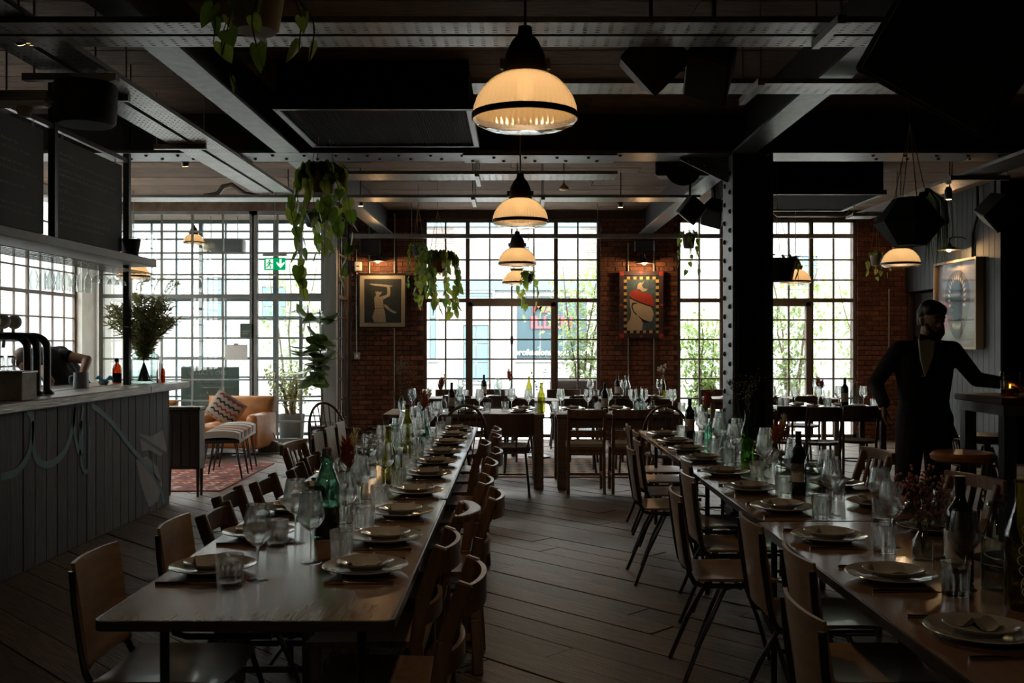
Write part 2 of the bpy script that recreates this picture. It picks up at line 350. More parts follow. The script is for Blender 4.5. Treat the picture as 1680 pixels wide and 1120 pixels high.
# ------------------------------------------------------------------ the room
XL, XR, YB, ZC = -6.0, 5.95, 15.2, 3.5
o = struct(MB().box(XL-.3, 8.3, -4.2, YB+.3, -.3, -.022).build('floor', 'floor_base'))
FLOOR = o
def clip(poly, a, b, c):                      # keep a*x+b*y<=c
    out = []
    for i in range(len(poly)):
        p = poly[i]; q = poly[(i+1) % len(poly)]; dp = a*p[0]+b*p[1]-c; dq = a*q[0]+b*q[1]-c
        if dp <= 0: out.append(p)
        if (dp < 0 < dq) or (dq < 0 < dp):
            t = dp/(dp-dq); out.append((p[0]+(q[0]-p[0])*t, p[1]+(q[1]-p[1])*t))
    return out
s2 = math.sqrt(.5); rot45 = Matrix.Rotation(-PI/4, 2)
tt = (XL+2.6)*s2
while tt < (8+YB)*s2:
    wd = R.uniform(.2, .235); s_ = -16*s2*1.2+R.uniform(0, 2)
    while s_ < 7:
        ln = R.uniform(2.2, 4.2); g = .004
        poly = [(s_+g, tt+g), (s_+ln-g, tt+g), (s_+ln-g, tt+wd-g), (s_+g, tt+wd-g)]
        for (a, b, c) in ((1, 0, 8.0), (-1, 0, -XL), (0, 1, YB+.05), (0, -1, -2.6)):
            ca = a*s2-b*s2; cb = a*s2+b*s2       # world x=(s+t)*s2, y=(t-s)*s2
            poly = clip(poly, ca, cb, c) if poly else poly
        if len(poly) >= 3:
            mx = sum(p[0] for p in poly)/len(poly); my = sum(p[1] for p in poly)/len(poly)
            dz = R.uniform(-.0025, .0025)
            n = len(poly); vv = [(p[0]-mx, p[1]-my, -.022) for p in poly]+[(p[0]-mx, p[1]-my, dz) for p in poly]
            ff = [tuple(range(n-1, -1, -1)), tuple(range(n, 2*n))]+[(i, (i+1) % n, (i+1) % n+n, i+n) for i in range(n)]
            MB().add(vv, ff).build('plank', 'floor_plank', FLOOR, ((mx+my)*s2, (my-mx)*s2, 0), rot=(0, 0, -PI/4), fix=False)
        s_ += ln
    tt += wd
CEIL = struct(MB().box(XL-.3, 8.3, -4.2, YB+.4, ZC+.02, ZC+.3).build('ceiling', 'ceiling_base'))
cb_cache = {}
y = 4.2
while y < YB-.05:
    x = XL; wd = min(.33, YB-y)
    cuts = sorted(R.uniform(-5, 7) for _ in range(3)); xs = [XL]+cuts+[8.0]
    for i in range(4):
        if xs[i+1]-xs[i] < .25: continue
        MB().box(xs[i]+.003, xs[i+1]-.003, y+.004, y+wd-.004, ZC-R.uniform(0, .005), ZC+.021).build('board', 'ceiling_board', CEIL, fix=False)
    y += wd
# back wall: three brick piers and a lintel
brick_me = [MB().box(-.107, .107, -.012, .05, -.0325, .0325).mesh('brick', 'brick', bevel=.004) for _ in range(1)]
half_me = MB().box(-.052, .052, -.012, .05, -.0325, .0325).mesh('brick', 'brick', bevel=.004)
def pier(x0, x1):
    P = struct(MB().box(x0, x1, YB, YB+.3, 0, ZC+.02).build('wall_back', 'mortar'))
    k = 0; z = .04
    while z < ZC-.03:
        off = .1125 if k % 2 else 0
        x = x0+.1125-off
        while x < x1-.02:
            l = max(x-.107, x0); r_ = min(x+.107, x1)
            if r_-l > .2: link('brick', brick_me[0], P, (x, YB+R.uniform(-.004, .003), z))
            elif r_-l > .05: link('brick', half_me, P, ((l+r_)/2, YB+R.uniform(-.004, .003), z), scale=((r_-l)/.104, 1, 1))
            x += .225
        z += .0755; k += 1
    return P
WB1 = pier(-2.5, -1.40); WB2 = pier(1.30, 2.48); WB3 = pier(5.22, 6.28)
lint = struct(MB().box(-2.5, 5.95, YB-.02, YB+.3, 3.37, ZC+.02).build('trim_1', 'dark_wood'))
# left wall with two window openings
wl = MB()
wl.box(XL-.3, XL, -4.2, 7.45, 0, ZC+.02); wl.box(XL-.3, XL, 10.2, 11.1, 0, ZC+.02); wl.box(XL-.3, XL, 13.8, YB+.3, 0, ZC+.02)
for a, b in ((7.45, 10.2), (11.1, 13.8)): wl.box(XL-.3, XL, a, b, 0, .88); wl.box(XL-.3, XL, a, b, 3.37, ZC+.02)
struct(wl.build('wall_left', 'white_plaster'))
# right wall: grey boarding, dark door and dark recess nearer
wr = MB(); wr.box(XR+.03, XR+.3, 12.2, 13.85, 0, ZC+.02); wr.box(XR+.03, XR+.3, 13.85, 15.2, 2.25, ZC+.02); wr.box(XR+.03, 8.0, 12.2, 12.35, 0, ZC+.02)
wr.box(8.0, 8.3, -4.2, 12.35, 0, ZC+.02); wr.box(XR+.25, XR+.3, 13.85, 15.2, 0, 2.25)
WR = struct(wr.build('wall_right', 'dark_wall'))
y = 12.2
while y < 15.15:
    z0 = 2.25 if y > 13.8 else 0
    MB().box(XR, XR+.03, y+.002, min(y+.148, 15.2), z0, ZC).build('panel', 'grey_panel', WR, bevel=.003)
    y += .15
d1 = estruct('door_1', (XR, 14.5, 0))
MB().box(.12, .16, -.62, .62, 0, 2.22).build('door_leaf', 'dark_wall', d1); MB().box(.02, .12, -.65, -.6, 0, 2.25).box(.02, .12, .6, .65, 0, 2.25).build('door_frame', 'dark_wood', d1)
MB().tube([(.12, -.5, 1.05), (.06, -.5, 1.05), (.06, -.38, 1.05)], .01).build('door_handle', 'galv', d1)
struct(MB().box(XL-.3, 8.3, -4.2, -4.0, 0, ZC+.02).build('wall_front', 'dark_wall'))

# ------------------------------------------------------------------ glazing: frames, bars and panes one by one
pane_cache = {}
def glazing(name, axis, fixed, cols, rows, mat, hc=(), hr=(), skip=None, bw=.023, dp=.042, hw=.06, frame=.05, pm='pane_glass'):
    c0, c1, r0, r1 = cols[0], cols[-1], rows[0], rows[-1]; mid = (c0+c1)/2
    P = estruct(name, (mid, fixed, 0) if axis == 'x' else (fixed, mid, 0))
    def bx(a0, a1, d0, d1, z0, z1):
        return MB().box(a0-mid, a1-mid, d0, d1, z0, z1) if axis == 'x' else MB().box(d0, d1, a0-mid, a1-mid, z0, z1)
    f = MB()
    for (a0, a1, z0, z1) in ((c0-.01, c0+frame, r0, r1), (c1-frame, c1+.01, r0, r1), (c0, c1, r0, r0+frame), (c0, c1, r1-frame, r1)):
        g = bx(a0, a1, -dp*.8, dp*.8, z0, z1); f.add(g.v, g.f)
    f.build('window_frame', mat, P)
    for i in range(1, len(cols)-1):
        w_ = hw if i in hc else bw; d = dp*.7 if i in hc else dp*.5
        bx(cols[i]-w_/2, cols[i]+w_/2, -d, d, r0+frame, r1-frame).build('mullion' if i in hc else 'glazing_bar', mat, P)
    for i in range(1, len(rows)-1):
        w_ = hw if i in hr else bw; d = dp*.68 if i in hr else dp*.45
        bx(c0+frame, c1-frame, -d, d, rows[i]-w_/2, rows[i]+w_/2).build('transom' if i in hr else 'glazing_bar', mat, P)
    for i in range(len(cols)-1):
        for j in range(len(rows)-1):
            if skip and skip(i, j): continue
            w_ = cols[i+1]-cols[i]-.008; h_ = rows[j+1]-rows[j]-.008; k = (axis, round(w_, 3), round(h_, 3), pm)
            if k not in pane_cache:
                pane_cache[k] = (MB().box(-w_/2, w_/2, -.002, .002, -h_/2, h_/2) if axis == 'x' else MB().box(-.002, .002, -w_/2, w_/2, -h_/2, h_/2)).mesh('pane', pm)
            cc = (cols[i]+cols[i+1])/2-mid; zz = (rows[j]+rows[j+1])/2
            link('pane', pane_cache[k], P, (cc, 0, zz) if axis == 'x' else (0, cc, zz))
    return P
def lin(a, b, n): return [a+(b-a)*i/n for i in range(n+1)]
ROWS = lin(.03, 2.13, 7)[:-1]+[2.13, 2.44, 2.75, 3.11, 3.37]
HR = (7,)
g1 = glazing('window_1', 'x', YB+.06, lin(-1.40, 1.30, 8), ROWS, 'frame_brown', hc=(2, 6), hr=HR)
MB().box(-.665, -.60, -.05, .05, .05, 2.10).box(.60, .665, -.05, .05, .05, 2.10).box(-.665, .665, -.05, .05, 2.04, 2.10).build('casement_frame', 'frame_brown', g1)
MB().box(-.02, .02, -.09, -.03, 1.46, 1.58).build('latch', 'black_metal', g1)
g2 = glazing('window_2', 'x', YB+.06, lin(2.48, 5.22, 8), ROWS, 'frame_brown', hc=(2, 6), hr=HR)
MB().box(-.665, -.60, -.05, .05, .05, 2.10).box(.60, .665, -.05, .05, .05, 2.10).box(-.665, .665, -.05, .05, 2.04, 2.10).build('casement_frame', 'frame_brown', g2)
RL = [.89+.31*i for i in range(5)]+[2.44, 2.75, 3.06, 3.37]
glazing('window_3', 'y', XL-.1, lin(11.1, 13.8, 8), RL, 'frame_brown', hc=(4,), hr=(4,), hw=.045, dp=.022, bw=.02)
glazing('window_4', 'y', XL-.1, lin(7.45, 10.2, 8), RL, 'frame_brown', hc=(4,), hr=(4,), hw=.045, dp=.022, bw=.02)
# lobby of glass at the left of the back wall
YG = 14.3
RG = lin(.05, 2.15, 7)[:-1]+[2.15, 2.46, 2.77, 3.08, 3.37]
glazing('window_5', 'x', YG, lin(WX(165, YG), WX(416, YG), 5), RG, 'frame_grey', hr=HR, hw=.055)
d2 = glazing('door_2', 'x', YG, lin(WX(416, YG), WX(534, YG), 3), RG, 'frame_grey', hr=HR, hw=.08, frame=.06)
MB().box(.44, .47, -.12, -.03, .95, 1.25).build('door_handle', 'black_metal', d2)
struct(MB().box(WX(534, YG), WX(553, YG), YG-.07, YG+.07, 0, ZC).build('trim_2', 'post_grey', bevel=.008))
glazing('window_6', 'y', WX(553, YG)-.02, lin(YG+.07, YB, 3), RG, 'frame_brown', hr=HR, hw=.045, frame=.04)
glazing('window_7', 'x', YB+.2, lin(XL, -2.56, 9), RG, 'frame_teal', hc=(3, 6), hr=HR, hw=.06)
struct(MB().box(XL, -2.5, YG-.06, YB+.3, 3.37, ZC+.02).build('trim_3', 'ceiling_board'))
struct(MB().box(-2.60, -2.49, YB+.0, YB+.3, 0, ZC).build('trim_5', 'frame_brown'))
struct(MB().box(-3.95, -2.3, 13.22, 13.27, .0, .022).build('trim_4', 'galv', bevel=.004))

# ------------------------------------------------------------------ steel: beams, column, rivets
riv_me = MB().lathe([(.017, 0), (.015, .008), (.008, .014), (.0, .016)], 8).mesh('rivet', 'rivet', smooth=60)
ZB = 3.12
tb = thing('steel_beam', 'riveted steel beam crossing the whole room under the ceiling', 'beam', (0, 8.76, ZB))
MB().box(XL, 8, -.2, .2, 0, .025).build('bottom_flange', 'lit_grey_steel', tb); MB().box(XL, 8, -.015, .015, .025, ZC-ZB).build('web', 'black_steel', tb)
MB().box(-.45, .88, -.19, .19, -.018, 0).build('cover_plate', 'lit_grey_steel', tb)
x = -5.6; k = 0
while x < 6.3:
    if not (.95 < x < 3.0):
        zz = -.018 if -.44 < x < .86 else 0
        link('rivet', riv_me, tb, (x, -.1 if k % 2 else .06, zz), (PI, 0, 0))
    x += .085 if k % 2 else .19; k += 1
def longbeam(x, y0, y1, lab):
    b = thing('steel_beam', lab, 'beam', (x, (y0+y1)/2, ZB)); h = (y1-y0)/2
    MB().box(-.1, .1, -h, h, 0, .02).build('bottom_flange', 'lit_grey_steel', b); MB().box(-.012, .012, -h, h, .02, ZC-ZB).build('web', 'black_steel', b)
longbeam(-1.95, -4, 8.55, 'steel joist with sheen coloured into its underside, running away overhead, left of the hanging lamps')
longbeam(1.97, -4, 8.55, 'steel joist with sheen coloured into its underside, running away overhead, right of the hanging lamps')
longbeam(-1.95, 8.97, YB, 'far steel joist ending in the brick pier above the framed poster')
longbeam(1.97, 8.97, YB, 'far steel joist ending in the brick pier above the red beret painting')
col = thing('steel_column', 'tall riveted steel column beside the right long table', 'column', (2.05, 8.78, 0))
MB().box(-.175, -.155, -.2, .2, 0, ZB).build('flange', 'lit_grey_steel', col); MB().box(.155, .175, -.2, .2, 0, ZB).build('flange', 'black_steel', col)  # left flange has the lit tone in its colour, right stays dark
MB().box(-.155, .155, -.02, .02, 0, ZB).build('web', 'black_steel', col); MB().box(-.2, .2, -.22, .22, 0, .03).build('base_plate', 'black_steel', col)
for sx in (-1, 1):
    MB().box(sx*.155-(.04 if sx > 0 else 0), sx*.155+(.04 if sx < 0 else 0), -.19, -.18, .03, ZB).build('angle_iron', 'black_steel', col)
MB().tube([(.05, -.05, .03), (.05, -.05, 2.95), (.09, -.12, 3.05), (.14, -.21, 3.11)], .012, 6).build('conduit', 'black_metal', col)
for i in range(37):
    link('rivet', riv_me, col, (-.175, -.11 if i % 2 else .11, .06+i*.083), (0, -PI/2, 0), (1.35,)*3)
brk = thing('steel_bracket', 'riveted knee bracket bolted between column head and beam', 'bracket', (1.6, 8.76, 2.9))
MB().prism([(.26, 0), (.28, 0), (.28, .22), (-.15, .22), (-.15, .2)], .02).build('gusset', 'lit_grey_steel', brk)
for t in (.1, .3, .5, .7): link('rivet', riv_me, brk, (-.1+.36*t, 0, .195-.16*t*t), (PI/2, 0, 0), (1.3,)*3)

# ------------------------------------------------------------------ cable trays, trunking, conduit
def tray(label, axis, a0, a1, f0, f1, z, hang=(), cat='cable tray'):
    mid = (a0+a1)/2; fm = (f0+f1)/2; L = (a1-a0)/2; h = (f1-f0)/2
    T = thing('cable_tray', label, cat, (mid, fm, z) if axis == 'x' else (fm, mid, z))
    def bx(u0, u1, v0, v1, z0, z1): return MB().box(u0, u1, v0, v1, z0, z1) if axis == 'x' else MB().box(v0, v1, u0, u1, z0, z1)
    bx(-L, L, -h, h, 0, .0015).build('tray_sheet', 'tray_'+axis, T)
    for v in (-h, h-.004): bx(-L, L, v, v+.004, .0015, .03).build('side_rail', 'galv', T)
    for hh in hang:
        u = hh-mid
        hg = bx(u-.02, u+.02, -h-.12, h+.12, -.042, -.001).build('support_channel', 'galv', T)
        for v in (-h-.1, h+.1):
            (MB().tube([(u, v, -.04), (u, v, ZC-z)], .005, 5) if axis == 'x' else MB().tube([(v, u, -.04), (v, u, ZC-z)], .005, 5)).build('threaded_rod', 'galv', hg)
    return T
tray('nearest perforated cable tray spanning the top of the room', 'x', -3.3, 7.9, 4.84, 5.02, 3.05, hang=(-1.3, 1.55))
tray('perforated cable tray just behind the nearest one overhead', 'x', -3.3, 7.9, 5.06, 5.24, 3.05)
tray('narrow perforated cable tray behind the hanging pair of speakers', 'x', -.26, 7.9, 5.98, 6.24, 3.05, hang=(1.45, 4.0))
tray('bright cable tray behind the riveted beam, nearer of two', 'x', -1.75, .95, 9.22, 9.58, 3.05, hang=(-.35,))
tray('bright cable tray nearer the windows behind riveted beam', 'x', -6.0, 2.0, 10.72, 11.06, 3.05, hang=(-.45, .3))
tray('perforated cable tray running away above the bar, left strip', 'y', 3.0, 10.7, -2.78, -2.60, 3.085, hang=(6.4, 8.0))
tray('perforated cable tray running away above the bar, right strip', 'y', 3.0, 10.7, -2.56, -2.38, 3.085)
tray('sloping line of cable tray above the waiter at right', 'y', 6.8, 12.2, 4.05, 4.35, 3.0, hang=(9.0, 11.6))
tk = thing('lighting_trunking', 'long galvanised lighting trunking in front of the back windows', 'trunking', (1.1, 14.46, 3.0))
MB().box(-3.5, 3.8, -.03, .03, 0, .06).build('channel', 'galv', tk)
for u in (-2.6, .1, 2.7): MB().tube([(u, 0, .06), (u, 0, .5)], .005, 5).build('hanger_rod', 'galv', tk)
def conduit(label, path, r=.011, m='galv'):
    p0 = Vector(path[0]); c = MB().tube([Vector(p)-p0 for p in path], r, 6).build('conduit', m, None, p0, smooth=60); return tag(c, label, 'conduit')
conduit('thin conduit down the brick pier behind framed poster, left run', [(WX(606, 15.15), 15.16, 3.45), (WX(606, 15.15), 15.16, 2.5)])
conduit('thin conduit down the brick pier behind framed poster, right run', [(WX(647, 15.15), 15.16, 3.45), (WX(647, 15.15), 15.16, .1)])
conduit('vertical conduit along the left edge of the poster pier', [(WX(585, 15.15), 15.16, 2.9), (WX(585, 15.15), 15.16, 1.3)])
conduit('thin conduit behind the red beret painting, left run', [(WX(1031, 15.15), 15.16, 3.0), (WX(1031, 15.15), 15.16, .1)])
conduit('thin conduit behind the red beret painting, right run', [(WX(1073, 15.15), 15.16, 3.0), (WX(1073, 15.15), 15.16, .1)])
conduit('pale conduit down the dark brick pier by the door', [(WX(1461, 15.1), 15.16, 2.3), (WX(1461, 15.1), 15.16, 1.3)])
conduit('bent conduit above the right window dropping to the trunking', [(3.6, 13.9, 3.47), (3.6, 13.9, 3.3), (3.66, 13.9, 3.25), (4.6, 13.9, 3.25), (4.66, 13.9, 3.3), (4.66, 13.9, 3.47)], .016)
conduit('bent grey duct under the ceiling left of the lobby', [W(335, 322, 11.2), W(357, 318, 11.2), W(366, 306, 11.2), W(380, 303, 11.2), W(402, 318, 11.2), W(425, 322, 11.2)], .03)
conduit('thin pipe rising along the right wall by the cone lamp', [(XR-.02, 12.9, 2.5), (XR-.02, 12.9, 2.9), (XR-.05, 12.7, 3.1), (XR-.05, 12.7, 3.48)], .018, 'black_metal')
sw = thing('switch_box', 'small grey switch box on brick under framed poster', 'switch', (WX(586, 15.15), 15.13, 1.28)); MB().box(-.045, .045, 0, .055, -.05, .05).build('box', 'galv', sw, bevel=.008); MB().box(-.015, .015, -.012, 0, -.02, .02).build('rocker', 'white_gloss', sw)

# ------------------------------------------------------------------ the street outside
st = struct(MB().box(-30, 30, 15.5, 60, -.35, -.15).box(-40, XL-.3, -10, 15.5, -.35, -.15).build('floor', 'pavement')); st.name = 'floor_street'
YF = 26.0
fb = thing('building', 'pale painted building across the street behind the middle window', 'building', (0, YF, -.15))
MB().box(-16, 9.1, 0, 3, 0, 6.8).build('wall', 'facade', fb)
def fwin(px0, px1, py0, py1, m='facade_blue', bars=(2, 3), nm='window'):
    a = W(px0, py1, YF); b = W(px1, py0, YF); x0, x1, z0, z1 = a[0], b[0], a[2]+.15, b[2]+.15
    fr = MB()
    for (u0, u1, v0, v1) in ((x0-.06, x0, z0-.06, z1+.06), (x1, x1+.06, z0-.06, z1+.06), (x0, x1, z0-.06, z0), (x0, x1, z1, z1+.06)): fr.box(u0, u1, -.06, 0, v0, v1)
    w_ = fr.build(nm, 'white_paint', fb)
    for i in range(bars[0]):
        for j in range(bars[1]):
            dx = (x1-x0)/bars[0]; dz = (z1-z0)/bars[1]
            MB().box(x0+i*dx+.02, x0+(i+1)*dx-.02, -.03, -.005, z0+j*dz+.02, z0+(j+1)*dz-.02).build('pane', m, w_)
fwin(760, 802, 533, 626, nm='door'); fwin(705, 716, 490, 590, bars=(1, 3)); fwin(848, 963, 486, 590, 'shop_glass', (3, 1), 'shop_window'); fwin(752, 808, 480, 488, bars=(1, 1)); fwin(848, 868, 405, 440, bars=(1, 2))
fwin(340, 365, 455, 520); fwin(430, 470, 470, 520); fwin(300, 330, 600, 680); fwin(1180, 1240, 470, 520); fwin(1290, 1340, 420, 470)
MB().box(WX(700, YF), WX(990, YF), -.12, 0, WZ(476, YF)+.15, WZ(460, YF)+.15).build('fascia', 'facade_blue', fb)
MB().box(WX(690, YF), WX(1000, YF), -.1, 0, WZ(372, YF)+.15, WZ(364, YF)+.15).build('string_course', 'facade_blue', fb)
for c in range(3):
    for r_ in range(26):
        for (px0) in (955, 700):
            u = WX(px0, YF)+c*.24+(.12 if r_ % 2 else 0)
            MB().box(u, u+.22, -.015, 0, 3.25+r_*.06*1.0, 3.25+r_*.06+.05).build('brick', 'facade_brick', fb, fix=False)
for (t, sz, px, py, m) in (('MA', .36, 893, 512, 'shop_red'), ('ILLEN', .36, 905, 538, 'shop_red'), ('professional education', .17, 905, 582, 'white_paint')):
    p = W(px, py, YF-.08); link('lettering', text_mesh(t, sz*1.25, .02, m, 'lettering', bold=.008), fb, (p[0], -.08, p[2]+.15), (PI/2, 0, 0))
fb2 = thing('building', 'tall pale grey building beyond the trees behind the right window', 'building', (9.6, 24.0, -.15))
MB().box(-.35, .35, -1.5, .5, 0, 12).build('wall', 'tower_grey', fb2)
for j in range(4): MB().box(-.2, .2, -1.53, -1.5, 1.5+j*1.6, 2.4+j*1.6).build('window', 'facade_blue', fb2)
fb3 = thing('building', 'pale building along the side street behind the bar windows', 'building', (-15, 10, -.15))
MB().box(-3, 0, -16, 12, 0, 8).build('wall', 'facade', fb3)
for i in range(5):
    MB().box(0, .03, -6+i*3.4, -4.6+i*3.4, 1.0, 2.7).build('window', 'facade_blue', fb3)

def leafquads(mb, pts, size, rnd, droop=.3):
    for p in pts:
        a = rnd.uniform(0, 2*PI); t = rnd.uniform(-1.2, .3); d = Vector((math.cos(a)*math.cos(t), math.sin(a)*math.cos(t), math.sin(t)))
        s_ = d.cross(Vector((0, 0, 1))).normalized(); l = size*rnd.uniform(.7, 1.3); p = Vector(p)
        n_ = s_.cross(d)
        mb.add([p, p+d*l*.5+s_*l*.28+n_*l*.05, p+d*l, p+d*l*.5-s_*l*.28+n_*l*.05], [(0, 1, 2, 3)])
def tree(label, loc, h, rad, n, leaf=.09, stems=3, name='young_tree', low=.25, mat='tree_leaf', cat='tree', seed=1):
    rr = random.Random(seed); T = thing(name, label, cat, loc)
    pts = []
    for k in range(stems):
        a = 2*PI*k/stems+rr.random(); path = [(.06*math.cos(a), .06*math.sin(a), 0)]
        for j in range(1, 6): path.append((path[0][0]+rad*.6*math.cos(a)*(j/5)**1.5+rr.uniform(-.04, .04), path[0][1]+rad*.6*math.sin(a)*(j/5)**1.5+rr.uniform(-.04, .04), h*.9*j/5))
        MB().tube(path, [.028, .024, .02, .016, .012, .006], 6).build('trunk', 'bark', T)
        for _ in range(n//stems):
            t = rr.uniform(low, 1); j = min(int(t*5), 4); f = t*5-j; q = [path[j][i]*(1-f)+path[j+1][i]*f for i in range(3)]
            sp = rad*(.75 if t > .5 else .5); pts.append((q[0]+rr.gauss(0, sp*.45), q[1]+rr.gauss(0, sp*.45), q[2]+rr.gauss(0, sp*.35)))
    mb = MB(); leafquads(mb, pts, leaf, rr); fo = mb.build('foliage', mat, T, fix=False); fo['kind'] = 'stuff'
    return T
def tub(T, r, h, m='pot_grey'): MB().lathe([(r*.8, 0), (r*.85, .01), (r, h), (r*.92, h), (r*.9, h-.06), (0, h-.06)], 20).build('planter', m, T, smooth=40)
t1 = tree("slender leafy tree outside the middle window at its right", (1.2, 18.0, -.05), 3.3, .75, 1500, .12, 4, seed=3); tub(t1, .32, .1); t1.location.z = -.15
bush = tree('dark conifer shrub outside beside the steel column', (3.35, 17.8, -.15), 2.3, .55, 1900, .11, 3, 'conifer_shrub', .15, 'fig_leaf', 'shrub', 5)
t2 = tree('bushy tree outside the right window, left of its centre', (5.1, 18.4, -.15), 3.3, .8, 1500, .12, 4, seed=8)
t3 = tree('leafy tree outside the right window near its right edge', (7.0, 20.0, -.15), 3.4, .8, 1400, .12, 4, seed=11)
t4 = tree('thin pale tree outside the lobby glass at far left', (-4.2, 18.5, -.15), 3.4, .8, 700, .10, 3, seed=13)
t5 = tree('feathery grass plant in a large grey tub outside the lobby door', (WX(482, 15.0), 14.85, .42), 0.7, .34, 700, .08, 4, 'potted_grass', .3, 'dry_green', 'plant', 15)
MB().lathe([(.17, -.42), (.2, 0), (.18, 0), (.17, -.04), (0, -.04)], 20).build('planter', 'pot_grey', t5, smooth=40)
bn = thing('banquette', 'dark leather bench back outside under the middle window', 'bench', (WX(948, 16.0), 16.0, -.15))
MB().box(-.45, .5, 0, .14, .6, 1.05).build('backrest', 'leather_dark', bn, bevel=.05, smooth=60); MB().box(-.45, .5, -.4, .0, .35, .5).build('seat', 'leather_dark', bn, bevel=.04, smooth=60)
for sx in (-.4, .45): MB().box(sx-.03, sx+.03, -.35, .1, 0, .6).build('leg', 'black_metal', bn)
# ------------------------------------------------------------------ chairs
def ply_chair(mat='ply', name='plywood_chair'):
    C = thing(name, 'x', 'chair')
    def seat(u, v):
        x = (u-.5)*.39; y = -.19+v*.39; return (x, y, .455+.012*(2*u-1)**2-.02*max(0, v-.85)/.15*.6), (0, 0, 1)
    MB().slab(seat, 8, 8, .012).build('seat', mat, C, smooth=40)
    def back(u, v):
        a = (u-.5)*1.35; x = .225*math.sin(a)*1.2; z = .50+v*.325; y = -.235-.045*v+.10*(1-math.cos(a))
        return (x, y, z), (-math.sin(a)*.6, 1, 0)
    MB().slab(back, 10, 5, .011).build('backrest', mat, C, smooth=40)
    for s in (-1, 1):
        x = s*.165
        MB().tube([(x, -.262, .80), (x, -.255, .70), (x, -.235, .56), (x, -.222, .49), (x, -.20, .447), (x, -.16, .435), (x, 0, .435), (x, .15, .435)], .0115, 8).build('back_tube', 'chair_tube', C, smooth=60)
        MB().tube([(x*.9, .02, .43), (x*.98, .06, .42), (x*1.18, .15, .2), (x*1.3, .21, 0)], .0105, 8).build('leg', 'chair_tube', C, smooth=60)
        MB().tube([(x*.9, -.03, .43), (x*.98, -.07, .42), (x*1.18, -.18, .2), (x*1.3, -.26, 0)], .0105, 8).build('leg', 'chair_tube', C, smooth=60)
    MB().tube([(-.16, 0, .425), (.16, 0, .425)], .01, 6).build('cross_tube', 'chair_tube', C)
    return Maker(C)
def wood_seat(C, mat, w_=.40, d=.40, z=.45, cush=None):
    def seat(u, v):
        ww = w_*(1-.12*(1-v)); return ((u-.5)*ww, -d/2+v*d, z-.008+.012*(2*u-1)**2), (0, 0, 1)
    MB().slab(seat, 6, 5, .022).build('seat', mat, C, smooth=40)
    if cush:
        def cu(u, v):
            e = min(u, 1-u, v, 1-v); return ((u-.5)*w_*.94, -d/2*.94+v*d*.94, z+.028+.018*min(1, e*5)), (0, 0, 1)
        MB().slab(cu, 8, 8, .035).build('cushion', cush, C, smooth=70)
def bent_chair(mat, kind='curved', name='bentwood_chair', cush=None):
    C = thing(name, 'x', 'chair'); wood_seat(C, mat, cush=cush)
    lean = .085
    for s in (-1, 1):
        x = s*.175
        pts = [(x*1.02, -.20, .0), (x, -.185, .25), (x, -.18, .46), (x, -.205, .62), (x, -.18-lean, .79)]
        mb = MB()
        for i in range(4): mb.bar(pts[i], (pts[i+1][0], pts[i+1][1], pts[i+1][2]+.004), .03, .048, (0, 1, 0))
        mb.build('leg', mat, C, bevel=.006)
        MB().bar((x*1.02, .17, .0), (x*.98, .165, .445), .034, .034).build('leg', mat, C, bevel=.006)
        MB().bar((x, -.17, .17), (x, .16, .17), .016, .026).build('stretcher', mat, C)
    MB().bar((-.16, 0, .17), (.16, 0, .17), .016, .024).build('stretcher', mat, C)
    MB().box(-.16, .16, .15, .17, .38, .438).box(-.16, .16, -.185, -.165, .38, .438).build('apron', mat, C)
    if kind == 'curved':
        for (z0, z1, yy) in ((.70, .785, -.262), (.52, .585, -.195)):
            def rail(u, v, z0=z0, z1=z1, yy=yy):
                a = (u-.5)*2.2; return (.195*math.sin(a)/.891*.95, yy-.085*(math.cos(a)-math.cos(1.1)), z0+v*(z1-z0)), (math.sin(a), -1.0, 0)
            MB().slab(rail, 12, 2, .016).build('back_rail', mat, C, smooth=50)
    elif kind == 'bar':
        for (z0, z1, yy) in ((.70, .78, -.255),):
            def rail(u, v, z0=z0, z1=z1, yy=yy): return ((u-.5)*.35, yy-.02*math.sin(PI*u)+.0*v, z0+v*(z1-z0)), (0, 1, 0)
            MB().slab(rail, 6, 1, .018).build('back_rail', mat, C)
    elif kind == 'crest':
        poly = [(-.2, 0)]+[(-.2+.4*i/12, .03-.045*math.sin(PI*i/12)) for i in range(13)]+[(.2, 0)]+[(.2-.4*i/12, -.012-.055*math.sin(PI*i/12)) for i in range(1, 12)]
        T = Matrix.Translation((0, -.265, .775)) @ Matrix.Rotation(-PI/2, 4, 'X')
        MB().prism([(x, -z) for x, z in poly], .03, Matrix.Translation((0, -.28, .77)) @ Matrix.Rotation(PI/2, 4, 'X')).build('crest_rail', mat, C, bevel=.004)
        for sx in (-.09, 0, .09): MB().bar((sx, -.188, .45), (sx, -.27, .77), .045, .01, (0, 1, 0)).build('slat', mat, C)
    elif kind == 'slat':
        def rail(u, v): return ((u-.5)*.44, -.265-.03*math.sin(PI*u), .75+v*.07), (0, 1, 0)
        MB().slab(rail, 8, 1, .028).build('crest_rail', mat, C, bevel=.004)
        for sx in (-.11, -.037, .037, .11): MB().bar((sx, -.188, .45), (sx, -.27, .76), .03, .012, (0, 1, 0)).build('slat', mat, C)
    elif kind == 'ladder':
        for (z0, z1, yy) in ((.755, .835, -.272), (.56, .63, -.205)):
            def rail(u, v, z0=z0, z1=z1, yy=yy): return ((u-.5)*.36, yy-.025*math.sin(PI*u), z0+v*(z1-z0)), (0, 1, 0)
            MB().slab(rail, 6, 1, .016).build('back_slat', mat, C)
        for s in (-1, 1): MB().bar((s*.175, -.255, .76), (s*.175, -.275, .85), .03, .035, (0, 1, 0)).build('post_top', mat, C, bevel=.008)
    return Maker(C)
